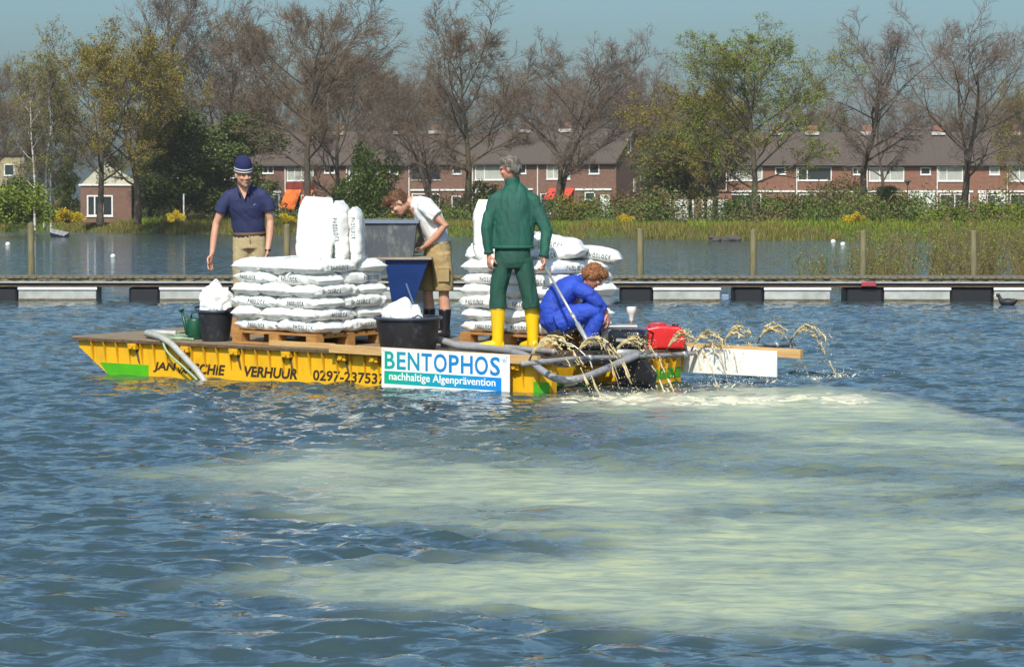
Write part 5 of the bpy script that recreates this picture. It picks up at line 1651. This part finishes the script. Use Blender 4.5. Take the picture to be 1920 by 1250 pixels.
# ---- man with the knitted cap behind the first stack
def cap_man():
    p0 = MPS @ Vector((B(468,1.60)-B(462,1.55)-.45+.0, .30, .139))
    p0 = Vector(p0)
    s = .985
    r = thing("person", "person in navy polo shirt and striped knitted cap behind the sacks", "person", T(*p0) @ RX(.09) @ RY(-.03) @ Matrix.Diagonal((s,s,s,1)))
    b = MB()
    hc = Vector((-.022,-.20,1.628)); Rm = frame((.42,-.86,-.10), (.02,-.10,1))
    add_head(b, hc, Rm, 1.12)
    b.tube([(-.02,-.06,1.43),(-.025,-.12,1.52),(-.025,-.17,1.60)], [.095,.078,.070], 12)
    b.tube([(.0,0,.95),(-.01,-.02,1.2),(-.02,-.05,1.42)], [.14,.15,.14], 12, ry=[.09,.1,.08], axis=(1,0,0))
    b.tube([(-.17,-.05,1.37),(-.285,-.07,1.24),(-.355,-.07,1.09),(-.385,-.11,.92),(-.405,-.16,.775),(-.41,-.165,.755)], [.055,.050,.042,.040,.029,.026], 12)
    b.tube([(.15,-.06,1.37),(.225,-.06,1.25),(.245,-.05,1.10),(.235,-.11,.94),(.215,-.18,.80),(.21,-.19,.775)], [.055,.050,.042,.040,.029,.026], 12)
    add_hand(b, (-.41,-.165,.755), (-.22,-.15,-1), (.75,-.5,.1), .35, 1, 1.12, .16)
    add_hand(b, (.21,-.19,.775), (-.1,-.3,-1), (-.9,-.2,.0), .5, -1, 1.1)
    for x in (-.1,.1):
        b.tube([(x,0,.9),(x*1.1,-.02,.5),(x*1.1,.0,.07)], [.07,.05,.04], 8)
        b.tube([(x*1.1,.05,.04),(x*1.15,-.06,.045),(x*1.2,-.16,.03)], [.035,.04,.03], 8)
    body = link("body", remesh(b, "body", .0065, 2), SKIN, r)
    face_bits(r, body, hc, Rm, 1.12, mat("brow_brown", (.09,.05,.03), .8), True)
    hr = MB()
    for p, q in [((0,-.06,-.02),(.07,.05,.05)),((.068,-.01,.03),(.014,.03,.035)),((-.068,-.01,.03),(.014,.03,.035))]:
        hr.ell(hc + Rm @ (Vector(p)*1.06), q, Rm=Rm)
    link("hair", remesh(hr, "hair", .008, 1, hair_disp(.003, 40, 4)), mat("hair_brown", (.07,.04,.025), .8, (.11,.065,.04), 30), r)
    NAVY = mat("navy", (0.020,0.028,0.095), 0.8, (0.016,0.022,0.075), 5, bump=.1, bscale=60)
    CAPN = mat("cap_navy", (0.012,0.016,0.085), 0.9, (0.01,0.012,0.06), 20, bump=.3, bscale=70)
    cp = MB()
    MC = Matrix.Translation(hc) @ Rm.to_4x4() @ RX(-.10) @ T(0,0,.016) @ Matrix.Diagonal((.955,1.0,1.12,1))
    prof = [(.094,.028),(.098,.045),(.099,.075),(.096,.105),(.088,.135),(.070,.160),(.045,.177),(.015,.184),(.002,.185)]
    cap = MB().lathe(prof, 26, M=MC, sy=1.14, cap1=False).build("cap", CAPN, r, True)
    MB().lathe([(.096,.022),(.1015,.026),(.1035,.050),(.1015,.074),(.0985,.077)], 26, M=MC, sy=1.14, cap0=False, cap1=False).build("cuff", CAPN, cap, True)
    for z in (.037, .062):
        MB().lathe([(.1030,z-.006),(.1048,z-.004),(.1048,z+.004),(.1030,z+.006)], 26, M=MC, sy=1.14, cap0=False, cap1=False).build("stripe", mat("stripe_white", (.6,.6,.58), .9), cap, True)
    t = MB()
    t.tube([(0.0,.0,.92),(0,-.005,1.0),(-.005,-.01,1.14),(-.01,-.03,1.27),(-.015,-.045,1.38),(-.02,-.055,1.44),(-.02,-.06,1.485)], [.182,.186,.196,.22,.225,.175,.105], 20, ry=[.122,.128,.132,.14,.128,.105,.085], axis=(1,0,0))
    t.tube([(-.10,-.05,1.415),(-.19,-.055,1.385),(-.265,-.065,1.29),(-.305,-.07,1.205)], [.068,.080,.077,.078], 14)
    t.tube([(.07,-.05,1.415),(.165,-.055,1.38),(.225,-.06,1.29),(.246,-.058,1.21)], [.068,.080,.077,.076], 14)
    garment("polo_shirt", t, NAVY, r, .0095, .008, .007, 5)
    # open collar, neck opening and chest mark
    col = MB()
    cc = Vector((-.022,-.085,1.475))
    for sgn in (-1, 1):
        pts = [cc+Vector((sgn*.075,.06,.030)), cc+Vector((sgn*.082,.0,.022)), cc+Vector((sgn*.068,-.075,-.005)), cc+Vector((sgn*.048,-.122,-.06))]
        col.tube(pts, [.030,.034,.034,.022], 8, ry=[.008]*4, axis=(0,-.4,1))
    col.build("collar", NAVY, r, True)
    MB().add([cc+Vector((-.058,-.100,.03)), cc+Vector((.058,-.100,.03)), cc+Vector((.004,-.127,-.115)), cc+Vector((-.055,-.075,.03)), cc+Vector((.055,-.075,.03)), cc+Vector((.004,-.09,-.115))], [(0,2,1),(3,4,5),(0,1,4,3),(1,2,5,4),(2,0,3,5)]).build("neck_skin", SKIN, body)
    MB().add([(.075,-.192,1.30),(.085,-.192,1.293),(.108,-.190,1.306),(.087,-.192,1.298)], [(0,1,2,3)]).build("chest_mark", WHITE, r)
    KH = mat("khaki", (0.44,0.355,0.20), 0.85, (0.36,0.28,0.155), 5, bump=.1, bscale=50)
    q = MB()
    q.tube([(0,0,.97),(0,0,.9),(0,0,.80)], [.178,.19,.185], 18, ry=[.122,.13,.13], axis=(1,0,0))
    for sx in (-1, 1):
        q.tube([(sx*.085,0,.86),(sx*.105,-.01,.6),(sx*.112,.0,.3),(sx*.112,.01,.10)], [.105,.10,.088,.085], 14)
    garment("trousers", q, KH, r, .011, .008, .008, 6)
    MB().lathe([(.186,.0),(.190,.004),(.190,.030),(.186,.034)], 28, M=T(0,0,.945), sy=.68, cap0=False, cap1=False).build("belt", mat("belt_brown", (.12,.07,.03), .6), r, True)
    MB().tube([(.01,-.135,.95),(.015,-.145,.90),(.02,-.14,.87)], [.006,.008,.005], 6).build("cord_end", mat("cord_tan", (.40,.25,.08), .8), r)
    MB().lathe([(.031,-.012),(.034,-.008),(.034,.008),(.031,.012)], 14, M=T(.214,-.184,.79) @ RX(.3)).build("wristwatch", BLACKP, r)
    for x in (-.115,.115):
        bt = MB(); bt.tube([(x,.06,.04),(x*1.04,-.06,.05),(x*1.1,-.18,.035)], [.045,.05,.036], 10, ry=[.05,.052,.03])
        bt.tube([(x,0,.03),(x,0,.13)], .05, 10)
        link("shoe", remesh(bt, "shoe", .010, 3), DARKPAINT, r)
cap_man()

# ---- man in the white shirt bending over the bin
def white_man():
    p0 = deck_point(815, 1.98)
    r = thing("person", "person in white shirt and khaki shorts bending over the grey bin", "person", T(*p0))
    b = MB()
    hc = Vector((-.385,-.03,1.425)); Rm = frame((-.66,-.22,-.72), (-.68,0,.72))
    add_head(b, hc, Rm, 1.06)
    b.tube([(-.22,0,1.43),(-.29,0,1.445),(-.36,0,1.445)], [.070,.062,.058], 12)
    b.tube([(.02,0,1.0),(-.06,0,1.22),(-.18,0,1.42)], [.10,.12,.11], 12, ry=[.13,.15,.13], axis=(.8,0,.5))
    b.tube([(-.10,-.15,1.36),(.01,-.22,1.295),(.115,-.22,1.20),(.02,-.20,1.08),(-.08,-.18,.995),(-.095,-.178,.985)], [.058,.052,.044,.042,.031,.028], 12)
    b.tube([(-.17,.15,1.36),(-.17,.21,1.22),(-.13,.20,1.10),(-.17,.12,1.0),(-.19,.1,.985)], [.055,.05,.042,.034,.028], 12)
    add_hand(b, (-.095,-.178,.985), (-.7,.1,-.6), (-.5,.2,.6), .8, 1, 1.1)
    add_hand(b, (-.19,.1,.985), (-.8,-.3,-.4), (0,-.3,-1), .8, 1, 1.1)
    for x0, x1, x2, y in ((.0,-.075,-.06,.09),(.06,.10,.11,-.08)):
        b.tube([(x0,y,.95),(x1,y,.52),(x1,y,.46),(x2,y,.30),(x2,y,.10)], [.08,.058,.055,.060,.040], 12)
        b.tube([(x2+.05,y,.05),(x2-.06,y,.05),(x2-.17,y-.02,.03)], [.035,.04,.03], 8)
    body = link("body", remesh(b, "body", .0065, 2), SKIN, r)
    BRW = mat("hair_auburn", (.10,.045,.022), .8, (.17,.085,.042), 26, bump=.3, bscale=60)
    face_bits(r, body, hc, Rm, 1.06, BRW)
    h = MB()
    for p, q in [((0,-.026,.050),(.082,.097,.080)),((0,-.055,.01),(.074,.060,.066)),((0,.045,.092),(.07,.062,.042)),((.050,-.02,.035),(.032,.045,.045)),((-.050,-.02,.035),(.032,.045,.045)),((0,.075,.078),(.05,.03,.026))]:
        h.ell(hc + Rm @ (Vector(p)*1.06), tuple(a*1.06 for a in q), Rm=Rm)
    strands(link("hair", remesh(h, "hair", .008, 2, hair_disp(.004, 34, 3)), BRW, r), 1700, .030, 2)
    WT = mat("tshirt_white", (0.72,0.72,0.70), 0.8, (0.64,0.64,0.63), 5, bump=.1, bscale=50)
    t = MB()
    t.tube([(.035,0,.99),(.02,0,1.06),(-.02,0,1.18),(-.075,0,1.30),(-.135,0,1.385),(-.195,0,1.425),(-.25,0,1.44)], [.128,.135,.148,.15,.13,.10,.070], 20, ry=[.175,.18,.19,.195,.185,.13,.078], axis=(.85,0,.45))
    t.tube([(-.13,-.11,1.41),(-.085,-.175,1.38),(-.03,-.215,1.33),(.03,-.235,1.285)], [.075,.082,.08,.082], 14)
    t.tube([(-.16,.13,1.42),(-.175,.19,1.38),(-.17,.215,1.29)], [.085,.086,.08], 14)
    garment("tshirt", t, WT, r, .0095, .009, .010, 8)
    KH = mat("khaki_shorts", (0.40,0.29,0.13), 0.85, (0.31,0.22,0.10), 5, bump=.1, bscale=50)
    q = MB()
    q.tube([(.03,0,1.03),(.035,0,.95),(.03,0,.84)], [.145,.155,.15], 18, ry=[.185,.195,.19], axis=(1,0,0))
    q.tube([(.0,.085,.90),(-.05,.095,.70),(-.07,.095,.53),(-.07,.095,.50)], [.118,.115,.112,.106], 14)
    q.tube([(.06,-.085,.90),(.085,-.09,.70),(.10,-.09,.53),(.10,-.09,.50)], [.122,.118,.115,.108], 14)
    sh = garment("shorts", q, KH, r, .0105, .010, .010, 9)
    MB().cbox(.04,.16,-.222,-.2,.60,.74,.008).build("cargo_pocket", KH, sh)
    MB().cbox(.035,.165,-.226,-.205,.735,.765,.006).build("pocket_flap", KH, sh)
    for x2, y in ((-.06,.09),(.11,-.08)):
        bt = MB()
        bt.tube([(x2,y,.03),(x2,y,.12),(x2,y,.22),(x2,y,.31)], [.05,.054,.062,.070], 14)
        bt.tube([(x2+.06,y,.05),(x2-.03,y,.055),(x2-.12,y,.05),(x2-.20,y-.02,.038)], [.04,.05,.045,.03], 12)
        link("boot", remesh(bt, "boot", .010, 4), mat("boot_black", (.012,.012,.016), .35), r)
white_man()

# ---- crouching man in blue overalls
def blue_man():
    p0 = deck_point(1076, 1.30)
    r = thing("person", "person in bright blue overalls crouching at the stern beside the motor", "person", T(*p0))
    b = MB()
    hc = Vector((.195,-.02,.735)); Rm = frame((.78,.05,-.62), (.60,0,.80))
    add_head(b, hc, Rm, .98)
    b.tube([(.06,0,.68),(.11,0,.70),(.165,0,.735)], [.065,.056,.054], 12)
    b.tube([(-.19,0,.30),(-.12,0,.50),(.02,0,.65)], [.12,.13,.12], 12, ry=[.12,.15,.13], axis=(.7,0,-.6))
    b.tube([(.08,-.17,.62),(.20,-.19,.53),(.28,-.17,.44),(.315,-.13,.385),(.325,-.125,.37)], [.05,.045,.04,.028,.026], 10)
    b.tube([(.06,.17,.62),(.20,.20,.50),(.26,.17,.40),(.30,.12,.33)], [.05,.045,.04,.026], 10)
    add_hand(b, (.322,-.125,.375), (.25,0,-1), (-.9,.2,0), .7, -1, 1.05)
    add_hand(b, (.30,.12,.33), (.3,0,-1), (-.9,.2,0), .7, 1, 1.05)
    for y in (-.12,.13):
        b.tube([(-.17,y,.28),(.10,y*1.2,.38),(.25,y*1.2,.40),(.20,y*1.2,.24),(.12,y*1.2,.08)], [.08,.065,.055,.05,.04], 10)
        b.tube([(.07,y*1.2,.05),(.17,y*1.2,.05),(.28,y*1.25,.03)], [.035,.04,.03], 8)
    body = link("body", remesh(b, "body", .0065, 2), SKIN_RED, r)
    CUR = mat("hair_curly", (.16,.055,.022), .85, (.34,.15,.06), 30, bump=.3, bscale=70)
    face_bits(r, body, hc, Rm, .98, CUR)
    h = MB()
    for p, q in [((0,-.02,.052),(.088,.100,.082)),((0,-.065,.0),(.082,.058,.076)),((.052,-.018,.012),(.040,.052,.054)),((-.052,-.018,.012),(.040,.052,.054)),((0,.06,.085),(.07,.05,.04))]:
        h.ell(hc + Rm @ (Vector(p)*.98), q, Rm=Rm)
    strands(link("hair", remesh(h, "hair", .008, 1, hair_disp(.008, 42, 6)), CUR, r), 2200, .018, 3, .3)
    BL = mat("overall_blue", (0.014,0.062,0.46), 0.75, (0.016,0.045,0.32), 4, detail=7, bump=.3, bscale=22)
    t = MB()
    t.tube([(-.17,0,.20),(-.215,0,.29),(-.205,0,.40),(-.145,0,.52),(-.055,0,.615),(.04,0,.665),(.10,0,.69)], [.10,.135,.15,.155,.14,.11,.07], 20, ry=[.15,.19,.195,.205,.205,.16,.075], axis=(.75,0,-.55))
    t.tube([(.01,-.12,.625),(.06,-.175,.61),(.16,-.20,.56),(.245,-.185,.475),(.295,-.15,.41)], [.075,.082,.076,.068,.055], 14)
    t.tube([(.02,.14,.64),(.07,.18,.62),(.18,.21,.52),(.25,.18,.42),(.285,.14,.36)], [.088,.088,.078,.068,.055], 14)
    for y in (-.125,.13):
        t.tube([(-.17,y,.27),(-.03,y*1.1,.335),(.13,y*1.25,.385),(.235,y*1.25,.39),(.235,y*1.25,.33),(.19,y*1.25,.22),(.15,y*1.25,.12)], [.125,.12,.105,.092,.092,.088,.082], 16)
    garment("overalls", t, BL, r, .009, .009, .015, 12, 3)
    cl = MB().tube([(.085,-.07,.70),(.06,-.03,.745),(.06,.03,.745),(.085,.07,.70)], .02, 8)
    cl.build("collar", BL, r, True)
    for y in (-.15,.16):
        bt = MB(); bt.tube([(.13,y,.03),(.135,y,.12),(.15,y,.2)], [.05,.055,.06], 12)
        bt.tube([(.08,y,.05),(.16,y,.055),(.25,y,.045),(.31,y,.035)], [.042,.05,.045,.028], 12)
        link("boot", remesh(bt, "boot", .010, 4), mat("boot_black", (.012,.012,.016), .35), r)
    # the box he squats over
blue_man()

# ------------------------------------------------------------------ slurry jets and splashes
SLURRY = mat("clay_slurry", (0.56,0.46,0.25), 0.30, (0.40,0.30,0.13), 12, lo=.4, hi=.65)
JNAMES = ["near end jet of clay slurry arching beside the sign beam", "slurry jet arching behind the crouching person's boots", "slurry jet falling over the black motor leg",
          "slurry jet splashing against the red fuel tank", "ragged slurry jet just past the red fuel tank", "slurry jet falling before the middle of the white board", "tall slurry jet falling at the end of the white board", "outermost slurry jet at the far end of the spray pipe"]
def jet(i, v):
    rr = random.Random(40+i)
    c = boom_at(v) + Vector((.035,0,.085))
    S = MBG @ c
    ax = (MBG.to_3x3() @ Vector((1,0,0))).normalized(); ax.z = 0; ax.normalize()
    side = Vector((-ax.y, ax.x, 0))
    reach = rr.uniform(.62,.80) * (1.1 if i == 0 else .92)
    hup = rr.uniform(.10,.16)
    if i in (4, 5): reach *= .85
    mb = MB(); N = 40
    fil = []
    nf = 8
    for f in range(nf):
        h = hup*rr.uniform(.6,1.3) if f else hup
        rc = reach*rr.uniform(.72,1.15) if f else reach
        sw = rr.gauss(0,.035); drop = S.z + .05
        A = 2*h + math.sqrt(4*h*h + 4*h*drop); Bq = A + drop
        end = 1.0 if (f < 3 and i < 4) else rr.uniform(.5,.98)
        pts, rad = [], []
        for k in range(N+1):
            t = k/N*end
            p = S + ax*(rc*t) + Vector((0,0,A*t-Bq*t*t)) + side*(sw*t*1.6)
            w = min(1, t*2.2)
            p += Vector((mnoise.noise(Vector((t*9,i+f*.7,1))), mnoise.noise(Vector((t*9,i+f*.7,2))), mnoise.noise(Vector((t*9,i+f*.7,3)))))*.032*w
            pts.append(p)
            q = mnoise.noise(Vector((t*15,i*2+f*3.1,5)))
            rad.append(max(.0022, (.0066 + (.0045 if f < 2 else 0) - .0030*t)*(1+1.25*q)))
        run = []
        for k in range(N+1):
            t = k/N*end
            gap = t > .36 and mnoise.noise(Vector((t*12, i*1.7+f*2.3, 9))) > .10
            if not gap: run.append(k)
            if gap or k == N:
                if len(run) > 2: mb.tube([pts[q] for q in run], [rad[q] for q in run], 6)
                if run: mb.ell(pts[run[-1]], rr.uniform(.004,.011), n=6, m=5)
                run = []
        fil.append(pts)
    for k in range(22):                       # webs of liquid between the strands
        f, g = rr.sample(range(nf), 2); q = rr.randrange(6, N-4)
        p, e = fil[f][q], fil[g][min(N, q+rr.randrange(-3,6))]
        if (p-e).length > .14: continue
        m = (p+e)/2 + Vector((0,0,-rr.uniform(0,.02)))
        mb.tube([p, m, e], [.005,.0028,.005], 6)
    me = remesh(mb, "slurry", .0052, 1)
    o = link("slurry_jet", me, SLURRY); tag(o, JNAMES[i], "jet", "slurry jets along the spray pipe")
    dr = MB()
    for k in range(230):
        p = fil[rr.randrange(nf)][rr.randrange(10, N+1)] + Vector((rr.gauss(0,.045), rr.gauss(0,.045), rr.gauss(0,.045)))
        if p.z < .02: continue
        dr.ell(p, rr.uniform(.0015,.0052), n=6, m=4)
    dr.build("droplets", SLURRY, o)["kind"] = "stuff"
    return S + ax*reach
ends = [jet(i, v) for i, v in enumerate(jets_v)]
def splashes():
    rr = random.Random(8)
    mb = MB()
    for e in ends:
        for k in range(60):
            a = rr.uniform(0, 2*PI); d = abs(rr.gauss(0,.20))
            z = max(.0, rr.expovariate(1/.035))
            mb.ell((e.x+math.cos(a)*d*1.3, e.y+math.sin(a)*d, z+.015), rr.uniform(.002,.0065), n=6, m=4)
        for k in range(5):
            a = rr.uniform(0, 2*PI); d = rr.uniform(.0,.2)
            p = Vector((e.x+math.cos(a)*d, e.y+math.sin(a)*d, -.02))
            h = rr.uniform(.02,.06)
            mb.tube([p, p+Vector((math.cos(a)*.02,math.sin(a)*.02,h*.6)), p+Vector((math.cos(a)*.05,math.sin(a)*.05,h))], [rr.uniform(.012,.022),.009,.003], 6)
    o = mb.build("splash_drops", mat("splash", (.66,.60,.43), .25), None, True)
    tag(o, "splashing drops of clay water where the jets land", "splash", None, "stuff")
    ft = MB()
    for k in range(170):
        x = rr.uniform(.45, 3.3); y = 28.7-.06*x + rr.gauss(0,.35)
        ft.ell((x,y,.0), (rr.uniform(.03,.11), rr.uniform(.03,.08), rr.uniform(.006,.022)), n=8, m=5)
    o = link("foam", remesh(ft, "foam", .012, 2, lambda co, n: .008*mnoise.noise(co*22)), mat("foam_cream", (.62,.60,.44), .4, (.45,.46,.34), 9))
    tag(o, "cream foam lumps churned up along the landing line", "foam", None, "stuff")
splashes()

# ------------------------------------------------------------------ spring haze over the lake
hz = MB().box(-700, 700, -60, 900, -2.0, 32.0).mesh("haze")
hm = bpy.data.materials.new("haze_air"); hm.use_nodes = True
for n_ in list(hm.node_tree.nodes):
    if n_.type != 'OUTPUT_MATERIAL': hm.node_tree.nodes.remove(n_)
pv = hm.node_tree.nodes.new("ShaderNodeVolumePrincipled")
pv.inputs["Color"].default_value = (.90,.90,.86,1)
pv.inputs["Density"].default_value = 0.00016
hm.node_tree.links.new(pv.outputs[0], [n for n in hm.node_tree.nodes if n.type == 'OUTPUT_MATERIAL'][0].inputs["Volume"])
tag(link("haze", hz, hm), "thin pale haze over the lake and the far bank", "haze", None, "stuff")
